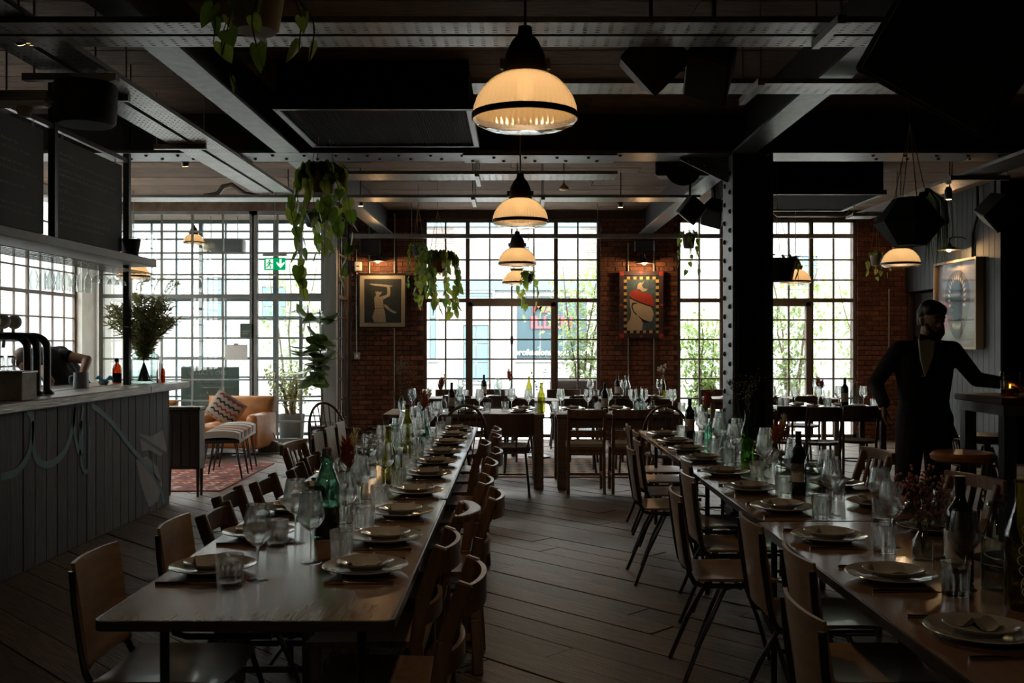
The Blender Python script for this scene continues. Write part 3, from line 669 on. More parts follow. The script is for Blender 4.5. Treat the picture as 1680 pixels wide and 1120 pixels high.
def hoop_chair(mat='chair_wood_dark', name='windsor_chair'):
    C = thing(name, 'x', 'chair')
    MB().lathe([(0, .425), (.19, .43), (.215, .445), (.205, .46), (.1, .455), (0, .452)], 20).build('seat', mat, C, smooth=40)
    hp = [(.225*math.cos(a), -.14-.13*math.sin(a)**.8 if math.sin(a) > 0 else -.14, .455+.46*max(0, math.sin(a))**.7) for a in [PI*i/18 for i in range(19)]]
    MB().tube(hp, .013, 8).build('hoop', mat, C, smooth=60)
    MB().tube([(.25*math.cos(a), .0-.235*math.sin(a), .66) for a in [PI*i/12 for i in range(13)]], .014, 8).build('arm_rail', mat, C, smooth=60)
    for i in range(7):
        u = (i-3)/3; x = u*.165; a = math.acos(max(-1, min(1, x*1.15/.225))); zt = .455+.46*math.sin(a)**.7; yt = -.14-.13*math.sin(a)**.8
        MB().tube([(x*.85, -.15-.02*(1-u*u), .45), (x*1.15, yt, zt)], .006, 6).build('spindle', mat, C)
    for s in (-1, 1):
        MB().tube([(s*.2, .05, .455), (s*.245, .04, .66)], .009, 6).build('arm_post', mat, C)
        for (y0, y1) in ((.12, .2), (-.12, -.22)):
            MB().tube([(s*.12, y0, .43), (s*.165, (y0+y1)/2, .22), (s*.2, y1, 0)], [.014, .019, .011], 8).build('leg', mat, C, smooth=60)
        MB().tube([(s*.16, -.17, .2), (s*.16, .16, .2)], .009, 6).build('stretcher', mat, C)
    MB().tube([(-.16, 0, .2), (.16, 0, .2)], .009, 6).build('stretcher', mat, C)
    return Maker(C)
def tub_chair(mat='chair_wood_dark', name='captain_chair'):
    C = thing(name, 'x', 'chair'); wood_seat(C, mat, .44, .42, .44, 'leather_dark')
    def back(u, v):
        a = (u-.5)*2.0; return (.25*math.sin(a)/.84*.95, -.10-.17*math.cos(a), .60+v*.21), (-math.sin(a), 1, 0)
    MB().slab(back, 12, 3, .018).build('backrest', mat, C, smooth=50)
    for a in (-.85, -.3, .3, .85): MB().tube([(.22*math.sin(a), -.08-.12*math.cos(a), .44), (.28*math.sin(a), -.10-.17*math.cos(a), .62)], .009, 6).build('spindle', mat, C)
    for s in (-1, 1):
        for y in (.16, -.17): MB().tube([(s*.16, y*.8, .43), (s*.2, y*1.2, 0)], .012, 8).build('leg', 'chair_tube', C)
    MB().tube([(-.17, .14, .18), (.17, .14, .18)], .008, 6).build('stretcher', 'chair_tube', C)
    return Maker(C)
def bistro_chair(name='bistro_chair', mat='dark_wood'):
    C = thing(name, 'x', 'chair')
    MB().lathe([(0, .43), (.19, .43), (.205, .445), (.195, .46), (0, .456)], 24).build('seat', mat, C, smooth=40)
    for s in (-1, 1):
        MB().tube([(s*.17, -.19, 0), (s*.165, -.165, .44), (s*.175, -.2, .65), (s*.165, -.225, .82)], .014, 8).build('leg', mat, C, smooth=60)
        MB().tube([(s*.13, .12, .43), (s*.17, .18, 0)], .013, 8).build('leg', mat, C, smooth=60)
    def rail(u, v): a = (u-.5)*1.6; return (.25*math.sin(a)*.95, -.215-.1*(math.cos(a)-.7), .70+v*.13), (-math.sin(a), 1, 0)
    MB().slab(rail, 8, 2, .012).build('backrest', mat, C, smooth=50)
    MB().tube([(.15*math.cos(2*PI*i/20), .15*math.sin(2*PI*i/20), .24) for i in range(20)], .008, 6, closed=True).build('ring_stretcher', mat, C)
    return Maker(C)
FX, FmX, FA, FC = -PI/2, PI/2, 0.0, PI       # facing +x, -x, away, towards the camera
ply = ply_chair()
for i, (y, bx) in enumerate([(2.57, .74), (3.2, .905), (3.8, .895), (4.5, .725), (5.1, .88), (5.72, .98), (6.33, .735), (6.87, .84), (7.5, .91), (8.05, .92)]):
    ply((bx+.262, y, 0), FX+R.uniform(-.05, .05), f'plywood and steel chair, {ORD[i]} from camera on aisle side of right long table', 'plywood chairs along the right table')
for i, (y, bx) in enumerate([(3.2, -1.35), (3.76, -1.29)]):
    ply((bx+.262, y, 0), FX, f'plywood and steel chair, {ORD[i]} from camera on bar side of left long table', 'plywood chairs on the bar side')
plyg = ply_chair('ply_grey', 'pale_plywood_chair')
for i, y in enumerate([7.35, 7.82, 8.3]):
    plyg((-1.2, y, 0), FX, f'pale grey backed chair, {ORD[i]} of three together at far end of left table', 'pale chairs at the far end of the left table')
curv = bent_chair('chair_wood', 'curved')
for i, (y, bx) in enumerate([(3.1, -.14), (3.62, -.25), (4.66, -.1), (5.15, -.16), (5.88, -.15), (6.5, -.13), (7.02, -.22), (7.55, -.15), (8.12, -.16)]):
    k = i if i < 2 else i+1
    curv((bx-.265, y, 0), FmX+R.uniform(-.06, .06), f'wooden chair with curved back rails, {ORD[k]} chair from camera along aisle side of left table', 'wooden chairs along the aisle side of the left table')
cr = bent_chair('chair_wood', 'crest', 'crest_rail_chair'); cr((-.225-.265, 4.2, 0), FmX, 'wooden chair with thick scooped top rail, third along aisle side of left table')
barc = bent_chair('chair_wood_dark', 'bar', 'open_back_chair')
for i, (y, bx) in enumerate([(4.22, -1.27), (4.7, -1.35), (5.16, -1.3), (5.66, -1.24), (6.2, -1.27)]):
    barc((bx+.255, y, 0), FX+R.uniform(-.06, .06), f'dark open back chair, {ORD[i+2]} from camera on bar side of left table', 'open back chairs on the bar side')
sl = bent_chair('chair_wood', 'slat', 'slat_back_chair')
sl((-1.44+.2, 6.72, 0), FX-.15, 'slat backed wooden chair pulled out on the bar side of left table')
sl((2.02, 6.25, 0), FmX+.1, 'slat backed wooden chair beside the column, far side of right table')
sl((2.08, 5.0, 0), FmX+.25, 'slat backed wooden chair at right table in front of the waiter')
sl((2.06, 3.6, 0), FmX, 'slat backed wooden chair at right table, near the camera end')
lad = bent_chair('chair_wood', 'ladder', 'ladder_back_chair', 'cushion_cream')
lad((.70, 9.98, 0), FA, 'ladder back wooden chair with cream cushion, left of two facing the back table')
lad((1.14, 9.98, 0), FA, 'ladder back wooden chair with cream cushion, right of two facing the back table')
lad((2.32, 9.8, 0), FA, 'ladder back wooden chair with cushion just right of the column')
hoop = hoop_chair()
hoop((WX(558, 9.3), 9.3, 0), FX-.75, 'dark hoop back chair standing by the lobby door post')
hoop((WX(752, 9.35), 9.35, 0), FA+.3, 'dark hoop back chair behind the far end of left long table')
hoop((WX(1095, 9.3), 9.3, 0), FA-.2, 'dark hoop back chair behind the far end of right long table')
hoop((WX(1600, 8.6), 8.6, 0), FX-.6, 'dark hoop back chair by the grey boarded wall behind high table')
tub_c = tub_chair()
tub_c((WX(835, 9.75), 9.75, 0), FA, 'captain chair with low solid back facing middle of back table')
tub_c((-.95, 9.6, 0), FA, 'captain chair with low solid back, left one at back table')
bis = bistro_chair()
for i, (px, y) in enumerate([(1290, 10.55), (1345, 10.4), (1405, 10.6)]):
    bis((WX(px, y), y, 0), FA+R.uniform(-.15, .15), f'dark bistro chair with round seat, {ORD[i]} from the column at right back table', 'bistro chairs at the right back table')
for i, (x, y) in enumerate([(-1.0, 11.45), (-.45, 11.45), (.05, 11.4), (.75, 11.45), (1.35, 11.45)]):
    bis((x, y, 0), FC, f'dark chair on far side of back tables, {ORD[i]} from the left', 'chairs on the far side of the back tables')
for i, (x, y) in enumerate([(-.72, 12.55), (-.15, 12.5), (.85, 12.5), (1.5, 12.5), (2.9, 12.5), (3.6, 12.5)]):
    bis((x, y, 0), FA, f'dark chair backing onto the window tables, {ORD[i]} from the left', 'chairs at the window tables')
for i, (x, y) in enumerate([(-.9, 14.1), (-.3, 14.15), (.7, 14.1), (1.35, 14.1), (2.9, 14.1), (3.5, 14.1)]):
    tub_c((x, y, 0), FC, f'low backed chair right against the back windows, {ORD[i]} from the left', 'chairs against the back windows')

# ------------------------------------------------------------------ tables
def laminate_table(label, x0, x1, y0, y1):
    cx, cy = (x0+x1)/2, (y0+y1)/2; hx, hy = (x1-x0)/2, (y1-y0)/2; T = thing('folding_table', label, 'table', (cx, cy, 0))
    r_ = .035
    poly = []
    for (sx, sy, a0) in ((1, 1, 0), (-1, 1, PI/2), (-1, -1, PI), (1, -1, 1.5*PI)):
        poly += arc(sx*(hx-r_), sy*(hy-r_), r_, a0, a0+PI/2, 5)
    def flat(pl, z0, z1):
        n = len(pl); return MB().add([(p[0], p[1], z0) for p in pl]+[(p[0], p[1], z1) for p in pl], [tuple(range(n-1, -1, -1)), tuple(range(n, 2*n))]+[(i, (i+1) % n, (i+1) % n+n, i+n) for i in range(n)])
    flat([(p[0]*(1-.008/hx), p[1]*(1-.008/hy)) for p in poly], .724, .75).build('tabletop', 'laminate', T)
    e = MB(); n = len(poly); ins = [(p[0]*(1-.007/hx), p[1]*(1-.007/hy)) for p in poly]
    vv = [(p[0], p[1], .722) for p in poly]+[(p[0], p[1], .749) for p in poly]+[(p[0], p[1], .7495) for p in ins]+[(p[0], p[1], .722) for p in ins]
    ff = []
    for k in range(4):
        k2 = (k+1) % 4
        for i in range(n): ff.append((k*n+i, k*n+(i+1) % n, k2*n+(i+1) % n, k2*n+i))
    e.add(vv, ff).build('edge_trim', 'table_edge', T, smooth=40)
    for sy in (-1, 1):
        yy = sy*(hy-.22)
        for sx in (-1, 1):
            MB().tube([(sx*(hx-.12), yy, .722), (sx*(hx-.12), yy, 0)], .014, 8).build('leg', 'black_metal', T, smooth=60)
        MB().tube([(-(hx-.12), yy, .14), (hx-.12, yy, .14)], .01, 6).build('crossbar', 'black_metal', T)
        MB().bar((-(hx-.12), yy, .70), (hx-.12, yy, .70), .03, .03).build('fold_bar', 'black_metal', T)
        MB().tube([(0, yy, .70), (0, yy-sy*.38, .715)], .007, 6).build('brace', 'black_metal', T)
    return T
for i, (a, b) in enumerate([(2.67, 4.73), (4.74, 6.77), (6.78, 8.76)]):
    laminate_table(('nearest', 'middle', 'farthest')[i]+' brown laminate folding table of the left long row', -1.137, -.325, a, b)
for i, (a, b) in enumerate([(2.08, 4.15), (4.16, 6.12), (6.13, 8.38)]):
    laminate_table(('nearest', 'middle', 'farthest')[i]+' brown laminate folding table of the right long row', 1.0+(.02 if i == 1 else 0.035*(i == 2)), 1.82, a, b)
def plank_table(label, x0, x1, y0, y1, z=.76, leg=.1, n=5, mat='old_wood', topm=None):
    cx, cy = (x0+x1)/2, (y0+y1)/2; hx, hy = (x1-x0)/2, (y1-y0)/2; T = thing('plank_table', label, 'table', (cx, cy, 0))
    wd = 2*hy/n
    for i in range(n): MB().box(-hx, hx, -hy+i*wd+.002, -hy+(i+1)*wd-.002, z-.04, z).build('plank', topm or mat, T, bevel=.004)
    MB().box(-hx+.06, hx-.06, -hy+.05, -hy+.08, z-.14, z-.04).box(-hx+.06, hx-.06, hy-.08, hy-.05, z-.14, z-.04).box(-hx+.05, -hx+.08, -hy+.08, hy-.08, z-.14, z-.04).box(hx-.08, hx-.05, -hy+.08, hy-.08, z-.14, z-.04).build('apron', mat, T)
    for sx in (-1, 1):
        for sy in (-1, 1): MB().box(sx*(hx-.01)-(leg if sx > 0 else 0), sx*(hx-.01)+(leg if sx < 0 else 0), sy*(hy-.01)-(leg if sy > 0 else 0), sy*(hy-.01)+(leg if sy < 0 else 0), 0, z-.04).build('leg', mat, T, bevel=.006)
    return T
plank_table('rustic plank table across the far end of left row', -1.35, .30, 10.1, 10.95)
plank_table('rustic plank table across the far end of right row', .42, 1.72, 10.1, 10.95)
plank_table('dark plank table with water bottle beyond the column at right', 2.5, 4.12, 11.0, 11.75, .75, .06, 4, 'dark_wood', 'chair_wood_dark')
plank_table('wooden table by the middle window, left one', -1.15, .02, 13.0, 13.62, .75, .06, 4)
plank_table('wooden table by the middle window and painting, right one', .62, 2.05, 13.0, 13.62, .75, .06, 4, 'chair_wood_dark', 'dark_wood')
plank_table('wooden table by the right window', 2.55, 4.25, 13.0, 13.62, .75, .06, 4)
rt = thing('pedestal_table', 'oval dark pedestal table between the two window tables', 'table', (.33, 12.85, 0))
MB().lathe([(0, .72), (.29, .72), (.3, .735), (.3, .748), (.285, .755), (0, .755)], 32).build('tabletop', 'dark_wood', rt, smooth=40); MB().lathe([(.17, 0), (.16, .03), (.035, .06), (.03, .7), (.1, .72)], 16).build('pedestal', 'black_metal', rt, smooth=40)

# ------------------------------------------------------------------ rugs
def rug(label, x0, x1, y0, y1, seed, ground='kilim_cream'):
    rr = random.Random(seed); G = thing('kilim_rug', label, 'rug', ((x0+x1)/2, (y0+y1)/2, .004)); hx, hy = (x1-x0)/2, (y1-y0)/2
    MB().box(-hx, hx, -hy, hy, 0, .006).build('ground_weave', ground, G)
    cols = ['kilim_red', 'kilim_blue', 'kilim_orange', 'kilim_black', 'kilim_green'] if ground == 'kilim_cream' else ['kilim_cream', 'kilim_black', 'kilim_red', 'kilim_cream', 'kilim_orange']
    acc = {c: MB() for c in cols+['kilim_red']}; ny = int(2*hy/.16); nx = int(2*hx/.14)
    for j in range(ny):
        c = cols[j % 5]; c2 = cols[(j*2+1) % 5]
        for i in range(nx):
            u = -hx+.07+i*.14*(2*hx/.14/nx); v = -hy+.08+j*.16*(2*hy/.16/ny)
            for (q, s_, h_) in ((c if (i+j) % 3 else c2, .062, .007), (c2 if (i+j) % 2 else 'kilim_red', .03, .0078)):
                acc[q].add([(u-s_, v, h_), (u, v-s_*1.1, h_), (u+s_, v, h_), (u, v+s_*1.1, h_)], [(0, 1, 2, 3)])
    for c in acc:
        if acc[c].v: acc[c].build('woven_pattern', c, G)['kind'] = 'stuff'
    MB().box(-hx, hx, -hy, -hy+.07, .006, .0075).box(-hx, hx, hy-.07, hy, .006, .0075).build('border', 'kilim_red', G)
rug('colourful kilim rug under the back plank tables', -1.6, 1.85, 10.95, 12.7, 2)
rug('red and cream kilim rug on the lounge floor behind the bar end', -4.7, -2.95, 9.95, 12.2, 4, 'kilim_red')

# ------------------------------------------------------------------ bar
BX = -3.2
bar = thing('bar_counter', 'long bar with rough white plank top and grey graffitied boards', 'bar', (BX, 5.6, 0))
y0 = -3.6; 
MB().box(-.62, -.02, y0, 3.6, 0, 1.06).build('carcass', 'dark_wall', bar)
y = y0
while y < 3.62:
    MB().box(-.02, .0+R.uniform(-.003, .002), y+.002, min(y+.158, 3.62)-.002, .0, 1.06).build('board', 'bar_plank', bar, bevel=.003); y += .16
xs = [-.72, -.5, -.28, -.06, .125]
for i in range(4):
    ya = y0
    while ya < 3.75:
        yb = min(ya+R.uniform(1.6, 2.6), 3.78+R.uniform(-.04, .05))
        MB().box(xs[i]+.003, xs[i+1]-.003, ya+.002, yb-.002, 1.06, 1.125+R.uniform(-.004, .004)).build('counter_plank', 'counter', bar, bevel=.007); ya = yb
# graffiti on the boards, thin coats of paint
def gpath(pts, wd, m, h=.002):                # pts (y,z) on the bar face
    P = [Vector((p[0], p[1])) for p in pts]; vv = []; ff = []
    for i, p in enumerate(P):
        t = (P[min(i+1, len(P)-1)]-P[max(i-1, 0)]).normalized(); nn = Vector((-t.y, t.x))*wd/2
        for q in (p+nn, p-nn): vv.append((h, q.x, q.y))
    for i in range(len(P)-1): ff.append((2*i, 2*i+1, 2*i+3, 2*i+2))
    MB().add(vv, ff).build('graffiti_line', m, bar, fix=False)
def bpx(px, py):                              # a mark seen at px,py lies on the bar face
    Y = BX*F/(px-CX); return (Y-5.6, WZ(py, Y))
def smooth_path(pts, n=6):
    out = []
    for i in range(len(pts)-1):
        p0 = pts[max(i-1, 0)]; p1 = pts[i]; p2 = pts[i+1]; p3 = pts[min(i+2, len(pts)-1)]
        for k in range(n):
            t = k/n; out.append(tuple(.5*((2*p1[c])+(-p0[c]+p2[c])*t+(2*p0[c]-5*p1[c]+4*p2[c]-p3[c])*t*t+(-p0[c]+3*p1[c]-3*p2[c]+p3[c])*t**3) for c in range(len(p1))))
    return out+[tuple(pts[-1])]
for pts, wd, m in (([(0, 782), (28, 772), (48, 738), (52, 690), (44, 672)], .05, 'graffiti_teal'), ([(54, 690), (56, 745), (72, 762), (92, 755), (108, 735), (118, 700), (122, 668)], .05, 'graffiti_teal'),
                   ([(122, 668), (120, 700), (128, 740), (134, 735), (132, 690)], .04, 'graffiti_teal'), ([(136, 668), (130, 720), (134, 765), (144, 768), (146, 700)], .035, 'graffiti_teal'),
                   ([(150, 664), (180, 690), (215, 735), (245, 770), (262, 800), (268, 826)], .045, 'graffiti_teal'), ([(228, 716), (250, 730), (272, 745)], .03, 'graffiti_dark'), ([(248, 740), (252, 775), (262, 790)], .025, 'graffiti_dark')):
    gpath([bpx(*p) for p in smooth_path(pts)], wd, m, .0045)
for poly in ([(228, 711), (248, 716), (266, 705), (274, 738), (262, 748), (244, 738), (232, 740)], [(222, 755), (240, 748), (258, 765), (266, 795), (258, 822), (244, 832), (232, 800)]):
    q = [bpx(*p) for p in poly]; MB().add([(.003, p[0], p[1]) for p in q], [tuple(range(len(q)))]).build('graffiti_patch', 'graffiti_white', bar, fix=False)
# hanging shelf over the bar with glass rack
gs = thing('bar_gantry', 'grey shelf hung over the bar on black posts', 'shelf', (-3.36, 6.0, 2.16))
MB().box(-.18, .17, -3.5, 2.86, 0, .065).build('shelf_board', 'shelf_grey', gs, bevel=.004)
for i in range(7): MB().tube([(-.15+i*.05, -3.4, -.06), (-.15+i*.05, 2.8, -.06)], .004, 5).build('glass_rack_rod', 'galv', gs)
for yy in (-1.9, 1.24, 2.62):
    MB().box(-.025, .025, yy-.025, yy+.025, .065, ZC-2.16).build('post', 'black_metal', gs)
MB().box(-.025, .025, 2.595, 2.645, -1.035, 0).build('post', 'black_metal', gs)
MB().bar((0, -3.4, .9), (0, 2.64, .9), .035, .035).build('top_rail', 'black_metal', gs)
def chalkboard(label, ya, yb, rows):
    zc = 2.64; B = thing('chalkboard', label, 'chalkboard', (-3.385, (ya+yb)/2, zc)); h = (yb-ya)/2
    MB().box(-.008, .008, -h, h, -.37, .37).build('board', 'chalkboard', B)
    for k in (-1, 1): MB().tube([(0, k*h*.8, .37), (0, k*h*.8, .425)], .006, 5).build('hook', 'galv', B)
    rr = random.Random(int(ya*10)); mb = MB()
    for (z, a, b, hd) in rows:
        u = -h+a*2*h; e = -h+b*2*h
        if hd: mb.box(.0085, .0095, u, u+.16, z-.03, z-.027)
        while u < e:
            L_ = rr.uniform(.03, .10); k = u
            while k < u+L_:
                hh = rr.choice([.014, .014, .024]); sl_ = rr.uniform(-.004, .006)
                mb.add([(.0092, k, z), (.0092, k+.0035, z), (.0092, k+.0035+sl_, z+hh), (.0092, k+sl_, z+hh)], [(0, 1, 2, 3)])
                mb.add([(.0092, k+.003, z+hh*.35), (.0092, k+.011, z+hh*.5), (.0092, k+.011, z+hh*.5+.003), (.0092, k+.003, z+hh*.35+.003)], [(0, 1, 2, 3)])
                k += .013
            u += L_+.025
    mb.build('chalk_writing', 'chalk', B, fix=False)['kind'] = 'stuff'
chalkboard('grey chalkboard menu above the bar, left one', 5.75, 7.13, [(.2, .3, .75, 0), (.15, .3, .85, 0), (.06, .3, .8, 0), (.01, .35, .9, 0), (-.09, .3, .8, 0), (-.13, .3, .45, 0), (-.22, .3, .85, 0), (-.26, .3, .88, 0)])
chalkboard('grey chalkboard menu above the bar with underlined headings, right one', 7.32, 8.55, [(.25, .05, .2, 1), (.2, .05, .8, 0), (.13, .05, .85, 1), (.09, .05, .8, 0), (.02, .05, .2, 1), (-.03, .05, .85, 0), (-.1, .05, .25, 1), (-.16, .05, .7, 0), (-.22, .05, .75, 0), (-.27, .05, .7, 0)])
sp = thing('small_planter', 'small black bucket on the end of the bar shelf', 'bucket', (-3.33, 8.62, 2.225))
MB().lathe([(.06, 0), (.085, .15), (.09, .155), (.08, .155), (.055, .02), (0, .02)], 16).build('bucket', 'pot_dark', sp, smooth=40); MB().tube([(.085*math.cos(a), 0, .15+.03*math.sin(a)) for a in [PI*i/8 for i in range(9)]], .003, 5).build('handle', 'black_metal', sp)

# ------------------------------------------------------------------ lounge
chair_bk = thing('panelled_chair_back', 'dark panelled wooden chair back on tapered legs at the bar end', 'cabinet', (WX(311, 9.75), 9.75, 0))  # a dark chair back, built as a shallow panelled box
MB().box(-.205, .15, -.17, .0, .27, .84).build('body', 'dark_wood', chair_bk, bevel=.006); MB().box(-.215, .16, -.18, .01, .84, .87).build('top', 'chair_wood_dark', chair_bk, bevel=.005)
for i in range(4): MB().box(-.19+i*.085, -.19+i*.085+.078, -.178, -.17, .3, .81).build('panel', 'dark_wood', chair_bk, bevel=.003)
for sx in (-1, 1):
    for yy in (-.14, -.03): MB().lathe([(.012, 0), (.02, .27)], 8, (sx*.155-.03, yy, 0)).build('leg', 'dark_wood', chair_bk, smooth=50)
def armchair(label, loc, rz, w_=.86):
    S = thing('leather_armchair', label, 'armchair', loc, rz)
    MB().box(-w_/2+.12, w_/2-.12, -.36, .3, .12, .3).build('base', 'leather', S, bevel=.03, smooth=60)
    MB().box(-w_/2+.13, w_/2-.13, -.42, .22, .3, .44).build('seat_cushion', 'leather', S, bevel=.05, smooth=60)
    def bk(u, v): e = math.sin(PI*u)**.3*math.sin(PI*v)**.3; return ((u-.5)*w_, .28+.06*v-.09*e, .36+v*.40), (0, -1, .1)
    MB().slab(bk, 14, 8, .12).build('back_cushion', 'leather', S, smooth=70)
    for s in (-1, 1): MB().box(s*(w_/2-.06)-.08, s*(w_/2-.06)+.08, -.42, .38, .1, .56).build('arm', 'leather', S, bevel=.06, smooth=60)
    for sx in (-1, 1):
        for yy in (-.34, .28): MB().lathe([(.018, 0), (.025, .13)], 8, (sx*(w_/2-.12), yy, 0)).build('foot', 'dark_wood', S)
armchair('tan leather armchair in front of the lobby glass', (WX(383, 13.2), 13.2, 0), -.1, .9)
armchair('tan leather armchair half hidden behind the dark chair back', (-4.62, 12.1, 0), .12)
cu = thing('kilim_cushion', 'red and cream patterned kilim cushion on the leather armchair', 'cushion', (WX(374, 13.05), 12.95, .62), .2)
def cuf(u, v): e = (16*u*(1-u)*v*(1-v))**.4; return ((u-.5)*.42, -.06*0, (v-.5)*.42), (0, 1, 0)
mbc = MB()
for sg in (-1, 1):
    mbc2 = []
N_ = 10; vv = []; ff = []
for sg in (-1, 1):
    for i in range(N_+1):
        for j in range(N_+1):
            u, v = i/N_, j/N_; e = max(0, 16*u*(1-u)*v*(1-v))**.45; vv.append(((u-.5)*.42, sg*.075*e, (v-.5)*.42))
for g in (0, (N_+1)**2):
    for i in range(N_):
        for j in range(N_): ff.append((g+i*(N_+1)+j, g+(i+1)*(N_+1)+j, g+(i+1)*(N_+1)+j+1, g+i*(N_+1)+j+1))
cm = MB().add(vv, ff).build('cover', 'kilim_cream', cu, rot=(.45, .6, 0), smooth=80)
for k in range(5):
    z = -.16+k*.08
    MB().add([(x, -(.075*max(0, 16*((x+.21)/.42)*(1-(x+.21)/.42)*((z+.21)/.42)*(1-(z+.21)/.42))**.45+.004), z+(.025 if i % 2 else -.005)) for i, x in enumerate([-.17+.034*q for q in range(11)])]+
             [(x, -(.075*max(0, 16*((x+.21)/.42)*(1-(x+.21)/.42)*((z+.21)/.42)*(1-(z+.21)/.42))**.45+.004), z+(.055 if i % 2 else .025)) for i, x in enumerate([-.17+.034*q for q in range(11)])],
             [(q, q+1, q+12, q+11) for q in range(10)]).build('zigzag', ('kilim_red', 'kilim_black')[k % 2], cm, fix=False)
pf = thing('kilim_bench', 'low bench with striped kilim seat and black hairpin legs', 'bench', (WX(377, 11.3), 11.3, 0), .12)
for i, m in enumerate(['kilim_cream', 'kilim_black', 'kilim_cream', 'kilim_red', 'kilim_green', 'kilim_orange', 'kilim_red', 'kilim_green', 'blanket_grey', 'kilim_red', 'blanket_grey', 'blanket_grey']):
    def st_(u, v, i=i): return ((v-.5)*.40, -.62+(i+u)*.105, .475+.03*math.sin(PI*v)**.5), (0, 0, 1)
    MB().slab(st_, 2, 8, .07).build('seat_stripe', m, pf, smooth=60)
MB().box(-.2, .2, -.62, .64, .405, .44).build('frame', 'black_metal', pf)
for sx in (-1, 1):
    for yy in (-.55, -.1, .2, .58):
        MB().tube(smooth_path([(sx*.15, yy-.06, .41), (sx*.21, yy-.02, .06), (sx*.215, yy, .008), (sx*.21, yy+.02, .06), (sx*.15, yy+.06, .41)]), .007, 6).build('hairpin_leg', 'black_metal', pf, smooth=60)
bg_ = thing('leather_bag', 'black leather bag on the floor beside the tan armchair', 'bag', (WX(440, 13.3), 13.35, 0))
def bagf(u, v): a = 2*PI*u; e = math.sin(PI*v)**.4 if v > .5 else 1; return (.15*math.cos(a)*e, .09*math.sin(a)*e, .19*v), (math.cos(a), math.sin(a), .2)
MB().slab(bagf, 18, 6, .01).build('bag_body', 'leather_dark', bg_, smooth=60); MB().tube(smooth_path([(-.1, 0, .17), (-.06, .02, .38), (.02, .02, .33), (.1, 0, .17)]), .006, 6).build('strap', 'leather_dark', bg_)
wo = thing('easel_chalkboard', "green what's on chalkboard standing in the glass lobby", 'chalkboard', (WX(337, 14.8), 14.8, 0))
MB().box(-.36, .5, -.012, .012, .2, 1.12).build('board', 'chalk_green', wo); MB().bar((-.3, .02, 1.12), (-.3, .2, 0), .03, .02).bar((.44, .02, 1.12), (.44, .2, 0), .03, .02).build('easel_leg', 'dark_wood', wo)
MB().box(-.3, -.27, -.01, .01, 0, .2).box(.41, .44, -.01, .01, 0, .2).build('front_leg', 'dark_wood', wo)
link('chalk_lettering', text_mesh("WHAT'S ON", .1, .002, 'chalk', 'chalk_lettering'), wo, (.03, -.014, 1.0), (PI/2, 0, 0))
rr = random.Random(3); mb = MB(); mb.box(-.2, .26, -.0145, -.013, .97, .975); mb.box(-.12, .18, -.0145, -.013, .85, .855)
for (z, a, b) in ((.88, -.12, .18), (.68, -.26, .42), (.56, -.2, .36), (.44, -.26, .42)):   # the smaller lines are too faint to read: joined-up strokes
    u = a
    while u < b:
        e = u+rr.uniform(.05, .14)
        while u < e:
            h = rr.choice([.022, .022, .04]); s_ = rr.uniform(-.004, .006); mb.add([(u, -.0142, z), (u+.005, -.0142, z), (u+.005+s_, -.0142, z+h), (u+s_, -.0142, z+h)], [(0, 1, 2, 3)]); mb.add([(u+.004, -.0142, z+h*.3), (u+.018, -.0142, z+h*.5), (u+.018, -.0142, z+h*.5+.004), (u+.004, -.0142, z+h*.3+.004)], [(0, 1, 2, 3)]); u += .019
        u += .03
mb.build('chalk_writing', 'chalk', wo, fix=False)['kind'] = 'stuff'
# notice and picture on the lobby glass
nt_ = thing('paper_notice', 'white paper notice taped inside the lobby glass', 'notice', (WX(386, 14.2), 14.245, WZ(578, 14.2))); MB().box(-.16, .16, 0, .003, -.11, .11).build('sheet', 'white_gloss', nt_); MB().box(-.03, .03, -.003, 0, .1, .13).build('tape', 'mount', nt_)
nt2 = thing('framed_card', 'small dark card hung on the lobby glass', 'card', (WX(402, 14.2), 14.24, WZ(542, 14.2))); MB().box(-.08, .08, 0, .006, -.1, .1).build('card', 'chalk_green', nt2); MB().box(-.05, .05, -.002, 0, -.02, .0).box(-.05, .03, -.002, 0, -.05, -.035).build('print', 'chalk', nt2)
# lobby heater and lobby pendant
ht = thing('fan_heater', 'dark overdoor heater hanging inside the glass lobby', 'heater', (WX(368, 14.9), 14.9, WZ(416, 14.9)))
MB().box(-.3, .3, -.12, .12, 0, .22).build('casing', 'pot_grey', ht, bevel=.03, smooth=50); MB().box(-.18, -.1, -.125, -.12, .08, .14).build('rating_label', 'mount', ht)
for s in (-.2, .2): MB().tube([(s, 0, .22), (s, 0, 3.37-WZ(416, 14.9))], .006, 5).build('hanger', 'galv', ht)
# exit sign
ex = thing('exit_sign', 'green running man exit sign with down arrow', 'sign', (WX(451, 12.4), 12.4, WZ(433, 12.4)), -.1)
MB().box(-.135, .135, -.008, .008, -.075, .075).build('panel', 'sign_green', ex); MB().box(-.15, .15, -.02, .02, .1, .125).build('bracket', 'galv', ex)
for s in (-.11, .11): MB().tube([(s, 0, .07), (s, 0, .1)], .003, 5).build('hook', 'galv', ex)
MB().tube([(0, 0, .125), (0, 0, ZC-WZ(433, 12.4))], .004, 5).build('cable', 'galv', ex)
def flatpoly(mb, pts, y=-.0095): mb.add([(p[0], y, p[1]) for p in pts], [tuple(range(len(pts)))])
sgn = MB(); flatpoly(sgn, [(.075-.014, .06), (.075+.014, .06), (.075+.014, 0), (.075+.05, .03), (.075+.05, .0), (.075, -.055), (.075-.05, 0), (.075-.05, .03), (.075-.014, 0)])
flatpoly(sgn, [(-.115, .06), (-.02, .06), (-.02, -.06), (-.115, -.06)]); sgn.build('white_symbol', 'sign_white', ex, fix=False)
